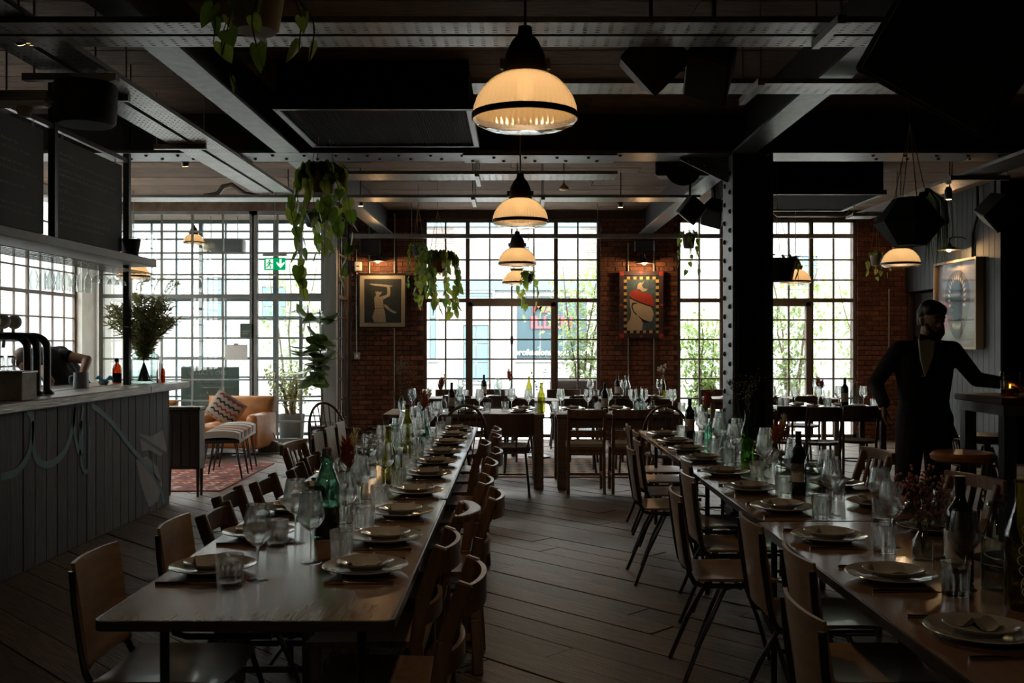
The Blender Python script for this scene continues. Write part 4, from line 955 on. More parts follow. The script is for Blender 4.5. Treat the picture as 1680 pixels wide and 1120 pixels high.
rm = MB(); flatpoly(rm, [(-.065+.012*math.cos(a), .042+.012*math.sin(a)) for a in [2*PI*i/10 for i in range(10)]], -.0105)
for q in ([(-.075, .03), (-.05, .025), (-.055, -.01), (-.08, -.008)], [(-.08, -.008), (-.06, -.012), (-.045, -.03), (-.05, -.055), (-.062, -.055), (-.058, -.034)], [(-.08, 0), (-.07, -.01), (-.085, -.04), (-.115, -.045), (-.115, -.035), (-.095, -.03)], [(-.075, .03), (-.09, .02), (-.105, .0), (-.098, -.004), (-.085, .01)], [(-.05, .024), (-.035, .005), (-.022, .01), (-.022, .002), (-.038, -.005), (-.055, .012)]): flatpoly(rm, q, -.0105)
rm.build('running_man', 'sign_green', ex, fix=False)
# ------------------------------------------------------------------ tableware
def wine_glass():
    G = thing('wine_glass', 'x', 'glass')
    MB().lathe([(.0, .001), (.036, .0), (.036, .002), (.012, .006), (.0045, .012)], 20).build('foot', 'cut_glass', G, smooth=50)
    MB().lathe([(.0045, .012), (.0034, .05), (.0038, .1), (.007, .108)], 8).build('stem', 'cut_glass', G, smooth=60)
    b = MB().lathe([(.0035, .106), (.015, .112), (.034, .130), (.0455, .150), (.0465, .158), (.044, .178), (.039, .21), (.0345, .238)], 24)
    pr = [(.0035, .106), (.015, .112), (.034, .130), (.0455, .150), (.0465, .158), (.044, .178), (.039, .21), (.0345, .238)]
    b = MB().lathe(pr+[(r_-.0014, z_+.0008) for r_, z_ in reversed(pr[1:])]+[(.0, .1135)], 28); b.f = [f for f in b.f if len(f) == 4]; b.lathe([(.0035, .106), (0, .106)], 28); b.build('bowl', 'cut_glass', G, smooth=50)
    MB().tube([(.0345*math.cos(2*PI*i/24), .0345*math.sin(2*PI*i/24), .2385) for i in range(24)], .0011, 4, closed=True).build('rim', 'clear_glass', G)
    return Maker(G)
WG = wine_glass()
def tumbler():
    G = thing('tumbler', 'x', 'glass')
    o_ = MB().lathe([(.034, 0), (.0368, .004), (.039, .05), (.041, .072)], 24, flute=.045)
    o_.f = [f for f in o_.f if len(f) == 4]; o_.lathe([(.0, .0), (.034, .0)], 24)
    o_.lathe([(.0414, .072), (.043, .1), (.042, .1005), (.0405, .098), (.0365, .056), (.034, .018), (.0, .016)], 24)
    o_.f = [f for f in o_.f if len(f) in (4, 24) and not (len(f) == 24 and o_.v[f[0]][2] > .05)]
    o_.build('fluted_body', 'cut_glass', G, smooth=25)
    return Maker(G)
TU = tumbler()
def plate(r_, name, m='porcelain'):
    G = thing(name, 'x', 'plate')
    MB().lathe([(0, .004), (r_*.60, .004), (r_*.70, .010), (r_*.97, .021), (r_, .0235), (r_*.985, .0255), (r_*.69, .0145), (r_*.60, .009), (0, .008)], 36).build('glazed_body', m, G, smooth=40)
    MB().lathe([(r_*.5, .005), (r_*.5, 0), (r_*.58, 0), (r_*.6, .006)], 28).build('foot_ring', m, G, smooth=40)
    return Maker(G)
DP = plate(.14, 'dinner_plate'); SP = plate(.093, 'side_plate')
def napkin():
    G = thing('folded_napkin', 'x', 'napkin')
    n = 6; vv = []; ff = []
    for i in range(n+1):
        for j in range(n+1):
            u, v = i/n-.5, j/n-.5; vv.append((u*.075, v*.105, .003+.026*max(0, 1-abs(u)*3.2)*(1-.35*(v+.5))+.003*math.sin(9*v)))
    for i in range(n):
        for j in range(n): ff.append((i*(n+1)+j, (i+1)*(n+1)+j, (i+1)*(n+1)+j+1, i*(n+1)+j+1))
    k = len(vv); vv += [(p[0], p[1], p[2]-.003) for p in vv]; ff += [tuple(q+k for q in reversed(f)) for f in ff]
    MB().add(vv, ff).build('top_fold', 'napkin', G, smooth=40)
    MB().box(-.036, .036, -.05, .05, -.001, .001).build('under_fold', 'napkin', G)
    return Maker(G)
NK = napkin()
def knife():
    G = thing('table_knife', 'x', 'knife'); MB().add([(-.006, .0, .001), (.006, 0, .001), (.009, .05, .001), (.008, .095, .001), (0, .118, .001), (-.006, .1, .001), (-.006, .0, .0025), (.006, 0, .0025), (.009, .05, .002), (.008, .095, .002), (0, .118, .002), (-.006, .1, .0025)], [(5, 4, 3, 2, 1, 0), (6, 7, 8, 9, 10, 11), (0, 1, 7, 6), (1, 2, 8, 7), (2, 3, 9, 8), (3, 4, 10, 9), (4, 5, 11, 10), (5, 0, 6, 11)]).build('blade', 'steel_cutlery', G)
    MB().tube([(0, -.1, .004), (0, -.05, .005), (0, .003, .003)], [.006, .0055, .003], 8).build('handle', 'steel_cutlery', G, smooth=60); return Maker(G)
def fork():
    G = thing('table_fork', 'x', 'fork'); MB().tube([(0, -.1, .004), (0, -.04, .004), (0, .04, .006), (0, .055, .008)], [.006, .004, .003, .005], 8).build('handle', 'steel_cutlery', G, smooth=60)
    h = MB().box(-.011, .011, .05, .072, .006, .009)
    for i in range(4): h.box(-.011+i*.0063, -.0085+i*.0063, .07, .115, .005, .0075)
    h.build('tines', 'steel_cutlery', G); return Maker(G)
KN = knife(); FK = fork()
def setting(px, py, z, face, where, grp, cut=True, gl=(True, True), rnd=R, side=True, nap=True):
    # face: unit vector the diner looks along
    f = Vector((face[0], face[1])); r_ = Vector((f.y, -f.x))        # right hand
    rz = math.atan2(f.y, f.x)-PI/2
    P = lambda a, b: (px+f.x*a+r_.x*b, py+f.y*a+r_.y*b)
    j = lambda s: rnd.uniform(-s, s)
    DP((px, py, z), rz, 'white dinner plate, '+where, 'dinner plates '+grp)
    if side: SP((px+j(.006), py+j(.006), z+.0135), rz, 'smaller white plate, '+where, 'smaller plates '+grp)
    if nap: NK((px+j(.012), py+j(.012), z+.0255 if side else z+.012), rz+j(.5)+.4, 'folded napkin on the plate, '+where, 'napkins '+grp)
    if cut:
        a = P(-.02+j(.01), .17+j(.01)); KN((a[0], a[1], z), rz+j(.06), 'steel table knife, '+where, 'knives '+grp)
        a = P(-.02+j(.01), -.17+j(.01)); FK((a[0], a[1], z), rz+j(.06), 'steel table fork, '+where, 'forks '+grp)
    if gl[0]:
        a = P(.185+j(.02), .115+j(.025)); WG((a[0], a[1], z), j(3), 'stemmed wine glass, '+where, 'wine glasses '+grp)
    if gl[1]:
        a = P(.12+j(.015), .20+j(.015)); TU((a[0], a[1], z), j(3), 'fluted tumbler, '+where, 'tumblers '+grp)
TZ = .75
ysL = [.7250*F/(v-560) for v in (925, 876, 836, 802, 774, 755, 739.5, 724, 711, 701)]
for i, y in enumerate(ysL):
    setting(-.488, y, TZ, (-1, 0), f'{ORD[i]} place from camera, aisle side of left table', 'on the aisle side of the left table')
    setting(-.985, 3.25+.585*i, TZ, (1, 0), f'{ORD[i]} place from camera, bar side of left table', 'on the bar side of the left table')
for i, y in enumerate([2.53, 3.14, 3.76, 4.42, 5.0, 5.6, 6.26, 6.8, 7.33, 7.9]):
    setting(1.185, y, TZ, (1, 0), f'{ORD[i]} place from camera, aisle side of right table', 'on the aisle side of the right table')
for i, y in enumerate([3.3, 3.95, 4.55, 5.15, 5.8, 6.5, 7.1, 7.8]):
    setting(1.66, y, TZ, (-1, 0), f'{ORD[i]} place from camera, far side of right table', 'on the far side of the right table')
for i, x in enumerate([-1.05, -.5, .05]):
    setting(x, 10.28, .76, (0, 1), f'{ORD[i]} place from left, near side of back left table', 'on the back left table', cut=False)
    setting(x+.05, 10.77, .76, (0, -1), f'{ORD[i]} place from left, far side of back left table', 'on the far side of the back left table', cut=False)
for i, x in enumerate([.66, 1.14, 1.55]):
    setting(x, 10.28, .76, (0, 1), f'{ORD[i]} place from left, near side of back right table', 'on the back right table', cut=False)
    setting(x-.04, 10.77, .76, (0, -1), f'{ORD[i]} place from left, far side of back right table', 'on the far side of the back right table', cut=False)
for i, x in enumerate([2.8, 3.35, 3.86]):
    setting(x, 11.18, .75, (0, 1), f'{ORD[i]} place from left, near side of table right of column', 'on the table right of the column', cut=False)
    setting(x-.05, 11.57, .75, (0, -1), f'{ORD[i]} place from left, far side of table right of column', 'on the far side of the table right of the column', cut=False)
for i, x in enumerate([-.85, -.3]): setting(x, 13.17, .75, (0, 1), f'{ORD[i]} place from left, window table left of oval', 'on the left window table', cut=False, nap=False)
for i, x in enumerate([.88, 1.35, 1.82]): setting(x, 13.17, .75, (0, 1), f'{ORD[i]} place from left, window table under painting', 'on the window table under the painting', cut=False, nap=False)
for i, x in enumerate([2.85, 3.4, 3.95]): setting(x, 13.17, .75, (0, 1), f'{ORD[i]} place from left, table by right window', 'on the table by the right window', cut=False, nap=False)

# ------------------------------------------------------------------ bottles, vases, flowers
def open_lathe(prof, n=24):
    b = MB().lathe(prof, n); b.f = [f for f in b.f if len(f) == 4]; return b
def bottle(kind, label, loc, rz=0.0, sc_=1.0):
    if kind == 'wine':
        B = thing('wine_bottle', label, 'bottle', loc, rz)
        MB().lathe([(0, .004), (.03, 0), (.0375, .006), (.0375, .185), (.034, .21), (.018, .235), (.0145, .25), (.014, .298), (.0155, .30), (.0155, .306), (.012, .306), (0, .306)], 24).build('bottle_body', 'wine_dark', B, smooth=50)
        MB().lathe([(.0148, .245), (.0148, .307), (0, .3075)], 16).build('capsule', 'foil_black', B, smooth=50)
        lb = MB(); n = 14
        lb.add([(.0382*math.sin(a), -.0382*math.cos(a), z) for z in (.06, .15) for a in [(-1.3+2.6*i/n) for i in range(n+1)]], [(i, i+1, i+n+2, i+n+1) for i in range(n)]).build('paper_label', 'paper_label', B, fix=False, smooth=60)
    elif kind in ('aqua', 'milk', 'clearb'):
        B = thing('water_bottle', label, 'bottle', loc, rz); m = 'aqua_glass' if kind != 'clearb' else 'clear_glass'
        open_lathe([(.0, .006), (.04, .0), (.045, .006), (.045, .14), (.041, .165), (.026, .2), (.021, .225), (.021, .25), (.025, .253), (.025, .265), (.0215, .267)], 20).build('bottle_body', m, B, smooth=40)
        MB().lathe([(0, .008), (.042, .01), (.042, .125), (0, .125)], 20).build('water', 'water_fill', B, smooth=40)
        MB().tube([(.026*math.cos(2*PI*i/16), .026*math.sin(2*PI*i/16), .255) for i in range(16)], .003, 5, closed=True).build('lip', m, B)
    elif kind == 'swing':
        B = thing('swing_top_bottle', label, 'bottle', loc, rz)
        open_lathe([(.0, .006), (.045, .0), (.05, .006), (.05, .19), (.046, .215), (.027, .265), (.022, .285), (.024, .288), (.024, .31), (.02, .312)], 24).build('bottle_body', 'green_glass', B, smooth=40)
        MB().lathe([(0, .008), (.046, .009), (.046, .118), (0, .12)], 20).build('drink', 'dark_water', B, smooth=40)
        MB().lathe([(.02, .31), (.018, .34), (0, .345)], 16).build('stopper', 'galv', B, smooth=50)
        for s in (-1, 1): MB().tube([(s*.024, 0, .285), (s*.028, 0, .31), (s*.015, 0, .345)], .002, 5).build('wire_bail', 'galv', B)
    else:
        m = {'olive': 'olive_glass', 'green': 'bright_green_glass', 'dkgreen': 'green_glass'}[kind]
        B = thing('coloured_bottle', label, 'bottle', loc, rz)
        open_lathe([(.0, .012), (.02, .01), (.034, .0), (.0385, .006), (.0385, .15), (.036, .175), (.022, .215), (.015, .245), (.0135, .285), (.0155, .287), (.0155, .296), (.0125, .297)], 24).build('bottle_body', m, B, smooth=40)
        MB().tube([(.0155*math.cos(2*PI*i/16), .0155*math.sin(2*PI*i/16), .292) for i in range(16)], .0025, 5, closed=True).build('lip', m, B)
    if sc_ != 1: B.scale = (sc_,)*3
    return B
glass('water_fill', (.9, .95, .94), edge=.7)
def bristle(mb, c, r_, h, n, rr, w_=.004):
    for k in range(n):
        a = rr.uniform(0, 2*PI); t = rr.random(); rad = r_*math.sin(PI*min(.9, t*.75+.2)); z = c[2]+h*t*.8
        p = Vector((c[0]+rad*.55*math.cos(a), c[1]+rad*.55*math.sin(a), z)); d = Vector((math.cos(a)*.55, math.sin(a)*.55, .9)).normalized()
        s_ = Vector((-math.sin(a), math.cos(a), 0))*w_; L_ = h*.38*rr.uniform(.7, 1.2)
        mb.add([p-s_, p+s_, p+d*L_*.7+s_*1.2, p+d*L_, p+d*L_*.7-s_*1.2], [(0, 1, 2, 3, 4)])
def vase(kind, label, loc, seed, vm='aqua_glass', h=.14, tall=1.0):
    rr = random.Random(seed); V = thing('flower_vase', label, 'vase', loc, rr.uniform(0, 6))
    open_lathe([(0, .005), (.028, 0), (.034, .006), (.034, h*.6), (.017, h*.85), (.016, h*.97), (.02, h)], 20).build('vase_glass', vm, V, smooth=40)
    def stem(x, y, z, m='stem', r_=.0018):
        MB().tube(smooth_path([(0, 0, .02), (x*.2, y*.2, h), (x*.6, y*.6, h+(z-h)*.6), (x, y, z)]), r_, 5).build('flower_stem', m, V)
    if kind == 'protea':
        for k in range(2):
            x, y, z = rr.uniform(-.03, .03), rr.uniform(-.03, .03), h+.09*tall+k*.03; stem(x, y, z)
            mb = MB(); bristle(mb, (x, y, z-.01), .032, .105, 90, rr); mb.build('bloom', 'protea', V, fix=False)
        mb = MB(); stem(.02, -.03, h+.2*tall); bristle(mb, (.02, -.03, h+.17*tall), .012, .08, 50, rr, .002); mb.build('grass_plume', 'plume', V, fix=False)
    elif kind == 'euc':
        for k in range(3):
            a = rr.uniform(0, 6.28); x, y, z = .1*math.cos(a), .1*math.sin(a), h+.22*tall+rr.uniform(-.05, .04); stem(x, y, z)
            for q in range(9):
                t = .35+.65*q/9; c = (x*t*t, y*t*t, .02+(z-.02)*t)
                for s in (-1, 1):
                    b = a+s*1.3+rr.uniform(-.3, .3); d = Vector((math.cos(b), math.sin(b), rr.uniform(-.1, .5))).normalized(); u = d.cross(Vector((0, 0, 1))).normalized()*.013
                    p = Vector(c); L_ = .034
                    MB().add([p, p+d*L_*.35+u, p+d*L_*.8+u*.8, p+d*L_, p+d*L_*.8-u*.8, p+d*L_*.35-u], [(0, 1, 2, 3, 4, 5)]).build('leaf', 'euc', V, fix=False)
    elif kind in ('gyp', 'pink'):
        m = 'dry_grass' if kind == 'gyp' else 'pink_flower'; mb = MB(); sm = MB(); sp_ = .12 if kind == 'gyp' else .075
        for k in range(7 if kind == 'gyp' else 11):
            a = rr.uniform(0, 6.28); rd = rr.uniform(.02, sp_); x, y, z = rd*math.cos(a), rd*math.sin(a), h+(.26 if kind == 'gyp' else .11)*tall+rr.uniform(-.08, .04)
            sm.tube([(0, 0, .02), (x*.25, y*.25, h), (x, y, z)], .0012, 4)
            for q in range(14 if kind == 'gyp' else 26):
                e = (x+rr.gauss(0, .03 if kind == 'gyp' else .022), y+rr.gauss(0, .03 if kind == 'gyp' else .022), z+rr.gauss(.015, .025)); sm.tube([(x*.8, y*.8, z-.05), e], .0006, 3); mb.ball(e, .0045 if kind == 'gyp' else .006, n=5, m=3)
        sm.build('flower_stem', 'stem', V); f_ = mb.build('blossom', m, V); f_['kind'] = 'stuff'
        if kind == 'pink':
            for k in range(6):
                a = rr.uniform(0, 6.28); d = Vector((math.cos(a), math.sin(a), -.1)); u = Vector((-math.sin(a), math.cos(a), 0))*.02; p = Vector((0, 0, h+.02)); MB().add([p, p+d*.04+u, p+d*.09, p+d*.04-u], [(0, 1, 2, 3)]).build('leaf', 'leaf', V, fix=False)
    elif kind == 'cream':
        for k in range(5):
            a = rr.uniform(0, 6.28); x, y, z = .06*math.cos(a), .06*math.sin(a), h+.12+rr.uniform(-.03, .05); stem(x, y, z); mb = MB()
            for q in range(6): mb.ball((x+rr.gauss(0, .012), y+rr.gauss(0, .012), z+rr.gauss(0, .012)), .012, n=6, m=4)
            mb.build('bloom', 'cream_flower', V)
    return V
Lx = -.74
bottle('swing', 'large green swing top bottle, nearest on left table', (-.722, 3.82, TZ)); vase('protea', 'orange protea in small vase behind the green swing bottle', (-.70, 4.12, TZ), 1)
vase('euc', 'eucalyptus sprigs in vase on left table behind the orange protea', (-.715, 4.62, TZ), 2, h=.15); bottle('olive', 'nearer olive green bottle on left table', (WX(637, 5.3), 5.3, TZ))
bottle('aqua', 'water bottle between the two olive bottles on left table', (-.705, 5.85, TZ)); bottle('olive', 'farther olive green bottle on left table', (WX(668, 6.45), 6.45, TZ), sc_=1.15)
vase('protea', 'red protea in a dark green vase near far end of left table', (WX(697, 7.25), 7.25, TZ), 4, 'green_glass', .17); bottle('aqua', 'water bottle near far end of left table', (-.73, 7.75, TZ)); bottle('wine', 'wine bottle at the far end of left table', (-.745, 8.3, TZ))
vase('gyp', 'wispy dried gypsophila near the middle of left table', (-.76, 6.95, TZ), 9, h=.15)
b_ = bottle('olive', 'olive bottle with white script at near end of right table', (1.425, 2.80, TZ), sc_=1.22)
cur = []
for i in range(120):
    t = i/119; z = .03+.17*t; wob = math.sin(t*46)*.010+(.006*math.sin(t*9)); cur.append((wob+.002, z+.006*math.cos(t*46)))
vv = []; ff = []
for i, (u, z) in enumerate(cur):
    for k in (-.0013, .0013):
        a = -PI/2+(u+k)/.0392-.35; rad = .0392 if z < .152 else .0392-(z-.152)*.22; vv.append((rad*math.cos(a), rad*math.sin(a), z))
MB().add(vv, [(2*i, 2*i+1, 2*i+3, 2*i+2) for i in range(len(cur)-1)]).build('white_script', 'script_white', b_, fix=False)
bottle('milk', 'clear water bottle beside the script bottle, right table', (1.462, 3.02, TZ), sc_=1.0); bottle('wine', 'wine bottle with pale label near the camera on right table', (1.385, 3.10, TZ), -.8, 1.08)
vase('pink', 'pink dried flowers in small glass vase on right table', (1.40, 3.42, TZ), 12, h=.11)
bottle('wine', 'wine bottle in the middle of right table', (1.40, 4.92, TZ)); bottle('clearb', 'ribbed clear water bottle in the middle of right table', (1.452, 4.85, TZ), sc_=1.05)
vase('protea', 'red bloom in a small vase beyond the middle wine bottle', (1.47, 5.5, TZ), 15, h=.1); 
gb = bottle('green', 'bright green bottle holding dried stems on right table', (1.445, 6.2, TZ), sc_=1.08)
vase('gyp', 'tall dried gypsophila beside the bright green bottle', (1.49, 6.42, TZ), 19, h=.16, tall=1.2)
bottle('aqua', 'pale aqua bottle beyond the bright green bottle', (1.44, 6.95, TZ)); vase('protea', 'orange protea in front of the steel column', (1.46, 7.55, TZ), 21, 'green_glass', .16); bottle('wine', 'wine bottle at the far end of right table', (1.36, 7.75, TZ))
bottle('wine', 'wine bottle at left on the back left table', (WX(741, 10.5), 10.5, .76)); bottle('aqua', 'aqua water bottle on the back left table', (WX(756, 10.45), 10.45, .76)); bottle('olive', 'yellow green bottle at right end of the back left table', (WX(888, 10.35), 10.35, .76), sc_=1.05)
vase('protea', 'orange blooms behind the wine bottle on back left table', (WX(728, 10.6), 10.6, .76), 25); vase('gyp', 'wispy dried flowers at left end of the back left table', (-1.2, 10.5, .76), 27, h=.16, tall=1.3)
vase('euc', 'eucalyptus sprig rising in front of the middle window', (WX(886, 10.5), 10.55, .76), 29, h=.16, tall=1.3)
bottle('wine', 'wine bottle at left on the back right table', (WX(992, 10.35), 10.35, .76)); bottle('aqua', 'aqua water bottle on the back right table', (WX(1048, 10.3), 10.3, .76)); vase('euc', 'dark leafy sprigs in round vase on the back right table', (WX(1070, 10.4), 10.4, .76), 31, h=.12)
bottle('wine', 'wine bottle on the left window table', (WX(794, 13.3), 13.3, .75)); bottle('aqua', 'aqua water bottle on the left window table', (WX(816, 13.25), 13.25, .75)); vase('protea', 'orange bloom in vase on the left window table', (WX(838, 13.3), 13.3, .75), 33)
bottle('olive', 'amber yellow bottle on the oval pedestal table', (WX(868, 12.8), 12.8, .755), sc_=1.0)
bottle('wine', 'wine bottle on the window table under the painting', (WX(1013, 13.3), 13.3, .75)); bottle('aqua', 'aqua water bottle on the window table under the painting', (WX(1028, 13.35), 13.35, .75), sc_=1.1); vase('cream', 'cream flowers in slim yellow vase by the painting', (WX(1088, 13.3), 13.3, .75), 35, 'olive_glass', .26)
bottle('wine', 'wine bottle on the table right of the column', (WX(1386, 11.35), 11.35, .75), sc_=1.1); bottle('aqua', 'tall aqua green bottle on the table right of the column', (WX(1402, 11.3), 11.3, .75), sc_=1.12); vase('protea', 'red flower in a wine glass shaped vase right of the column', (WX(1346, 11.45), 11.45, .75), 37, h=.12)

# ------------------------------------------------------------------ things on and over the bar
BZ = 1.127
sb = thing('spray_bottle', 'brown spray bottle on the end of the bar', 'bottle', (WX(192, 8.9), 8.9, BZ), .3)
open_lathe([(0, .004), (.035, 0), (.04, .006), (.04, .13), (.03, .16), (.015, .175), (.015, .19)], 20).build('bottle_body', 'amber_glass', sb, smooth=40); MB().lathe([(0, .01), (.037, .01), (.037, .09), (0, .09)], 16).build('liquid', 'dark_water', sb)
MB().box(-.018, .018, -.05, .03, .19, .225).build('trigger_head', 'foil_black', sb, bevel=.006); MB().tube([(0, -.03, .2), (0, -.05, .16), (0, -.04, .15)], .005, 6).build('trigger', 'foil_black', sb)
ab = thing('amber_bottle', 'reddish amber glass bottle beside the bar bouquet', 'bottle', (WX(264, 8.95), 8.95, BZ))
open_lathe([(0, .004), (.035, 0), (.038, .006), (.038, .1), (.03, .125), (.014, .14), (.014, .165), (.018, .167), (.018, .175)], 20).build('bottle_body', 'amber_glass', ab, smooth=40); MB().lathe([(.016, .165), (.016, .19), (0, .192)], 12).build('stopper', 'clear_glass', ab)
bq = thing('bouquet_vase', 'large glass jar with big dried bouquet on the bar end', 'vase', (WX(236, 8.85), 8.85, BZ))
open_lathe([(0, .006), (.13, .0), (.145, .01), (.15, .2), (.13, .25), (.085, .28), (.08, .3), (.09, .31)], 28).build('jar', 'aqua_glass', bq, smooth=40); MB().lathe([(0, .01), (.135, .012), (.14, .12), (0, .12)], 24).build('water', 'water_fill', bq, smooth=40)
rr = random.Random(77); st_m = MB(); fol = MB(); plm = MB(); tips = []
for k in range(70):
    a = rr.uniform(0, 6.28); sp_ = rr.random()**.6*.34; z = .30+.52*math.sqrt(max(.05, 1-(sp_/.42)**2))*rr.uniform(.55, 1); x, y = sp_*math.cos(a), sp_*math.sin(a)*.8
    p = smooth_path([(-x*.2, -y*.2, .02), (x*.12, y*.12, .28), (x*.6, y*.6, .3+(z-.3)*.6), (x, y, z)], 4); st_m.tube(p, .0025, 4)
    for q in range(46):
        t = rr.uniform(.3, 1); i = min(int(t*(len(p)-1)), len(p)-2); c = Vector(p[i])+(Vector(p[i+1])-Vector(p[i]))*rr.random(); b = rr.uniform(0, 6.28); d = Vector((math.cos(b), math.sin(b), rr.uniform(-.2, 1.0))).normalized(); u = d.orthogonal().normalized()*.008; L_ = rr.uniform(.04, .1)
        fol.add([c, c+d*L_*.5+u, c+d*L_, c+d*L_*.5-u], [(0, 1, 2, 3)])
st_m.build('stem', 'stem', bq); f_ = fol.build('foliage', 'dry_green', bq, fix=False); f_['kind'] = 'stuff'
for k in range(7):
    a = rr.uniform(-.9, .9) if k else .5; x = .24*math.sin(a)+.06; z = .78+.1*math.cos(a*1.3); p = smooth_path([(0, 0, .25), (x*.5, rr.uniform(-.05, .05), .6), (x, rr.uniform(-.08, .08), z), (x+.08, 0, z+.05)], 5); mb = MB(); mb.tube(p, .002, 4)
    for i in range(8, len(p)):
        for q in range(9):
            c = Vector(p[i]); d = Vector((rr.gauss(.4, .4), rr.gauss(0, .4), rr.gauss(.35, .4))).normalized(); u = d.orthogonal().normalized()*.002; mb.add([c-u, c+u, c+d*.045], [(0, 1, 2)])
    mb.build('pampas_plume', 'plume', bq, fix=False)
# beer taps
tp = thing('beer_tap', 'x', 'beer tap', (0, 0, 0))
MB().tube(smooth_path([(0, 0, 0), (0, 0, .30), (-.015, 0, .37), (-.07, 0, .405), (-.16, 0, .41), (-.30, 0, .41)]), .026, 12).build('curved_pipe', 'black_metal', tp, smooth=60); MB().lathe([(.05, 0), (.05, .01), (.035, .02), (.03, .03)], 16).build('base_flange', 'black_metal', tp, smooth=50)
MB().tube([(-.24, 0, .40), (-.24, 0, .47)], .01, 8).build('handle_stem', 'galv', tp); hd = MB().lathe([(0, 0), (.048, 0), (.05, .006), (.05, .018), (0, .02)], 20, T=Matrix.Translation((-.22, -.01, .51)) @ Matrix.Rotation(PI/2, 4, 'X')).build('badge', 'white_gloss', tp, smooth=40)
MB().lathe([(0, 0), (.036, 0), (.036, .002), (0, .002)], 20, T=Matrix.Translation((-.22, -.031, .51)) @ Matrix.Rotation(PI/2, 4, 'X')).build('badge_face', 'mount', hd); MB().tube([(-.30, 0, .41), (-.31, 0, .33)], .012, 8).build('spout', 'galv', tp)
TP = Maker(tp)
for i, px in enumerate((45, 60, 77)): TP((WX(px, 6.75+.15*i)+.0, 6.75+.15*i, BZ), .0, f'black curved beer tap pipe with round badge, {("left","middle","right")[i]} one of three', 'beer taps')
cr_ = thing('worn_metal_crate', 'worn white metal box on the bar in front of the taps', 'box', (WX(6, 6.35), 6.35, BZ), .0)
MB().box(-.24, .17, -.11, .09, 0, .185).build('body', 'counter_edge', cr_, bevel=.006); MB().box(-.245, .175, -.115, .095, .172, .187).build('rim', 'galv', cr_, bevel=.003)
for i in range(4):
    jr = thing('glass_jar', f'small clear jar standing on the white metal box, {ORD[i]} from left', 'jar', (WX(6, 6.35)-.18+i*.075, 6.36, BZ+.187), 0, 'jars on the metal box'); open_lathe([(0, .003), (.026, 0), (.028, .005), (.028, .07), (.022, .085)], 14).build('jar_glass', 'clear_glass', jr, smooth=40); MB().lathe([(.024, .083), (.024, .095), (0, .096)], 14).build('lid', 'galv', jr)
tn = thing('grey_tin', 'plain grey tin jug on the bar in front of barman', 'tin', (WX(133, 8.0), 8.0, BZ)); MB().lathe([(.055, 0), (.06, .002), (.056, .125), (.052, .125), (.054, .006), (0, .006)], 20).build('tin_body', 'tin_grey', tn, smooth=40); MB().tube(smooth_path([(-.058, 0, .1), (-.09, 0, .09), (-.09, 0, .04), (-.058, 0, .03)]), .006, 6).build('handle', 'tin_grey', tn)
rg = thing('blue_cloth', 'bright blue cloth lying in a dish on the bar', 'cloth', (WX(170, 8.6), 8.6, BZ)); MB().lathe([(.03, 0), (.05, .03), (.045, .03), (.0, .008)], 16).build('dish', 'galv', rg, smooth=40)
rr = random.Random(5); MB().slab(lambda u, v: (((u-.5)*.12+.01, (v-.5)*.09, .045+.02*math.sin(7*u+3*v)+.012*math.cos(9*v)), (0, 0, 1)), 8, 6, .008).build('cloth', 'blue_rag', rg, smooth=60)
# glasses hanging from the rack
hg = thing('hanging_flute', 'x', 'glass'); b = open_lathe([(.034, 0), (.005, -.006), (.0035, -.08), (.012, -.10), (.026, -.14), (.028, -.18), (.022, -.235)], 16); b.build('bowl_and_stem', 'clear_glass', hg, smooth=50); MB().tube([(.022*math.cos(2*PI*i/16), .022*math.sin(2*PI*i/16), -.235) for i in range(16)], .001, 4, closed=True).build('rim', 'clear_glass', hg)
HG = Maker(hg)
hc_ = thing('hanging_coupe', 'x', 'glass'); open_lathe([(.034, 0), (.005, -.006), (.0035, -.08), (.01, -.09), (.04, -.11), (.05, -.14)], 16).build('bowl_and_stem', 'clear_glass', hc_, smooth=50); MB().tube([(.05*math.cos(2*PI*i/16), .05*math.sin(2*PI*i/16), -.14) for i in range(16)], .001, 4, closed=True).build('rim', 'clear_glass', hc_)
HC = Maker(hc_)
k = 0
for row, xx in enumerate((-3.26, -3.36)):
    for i in range(6): HG((xx, 6.95+i*.13, 2.106), 0, f'stemmed glass hanging upside down under bar shelf, {("front","rear")[row]} row, {ORD[i]} from left', 'flutes hanging over the bar')
for i in range(4): HC((-3.28, 7.82+i*.15, 2.106), 0, f'coupe glass hanging upside down near end of bar shelf, {ORD[i]} from left', 'coupes hanging over the bar')
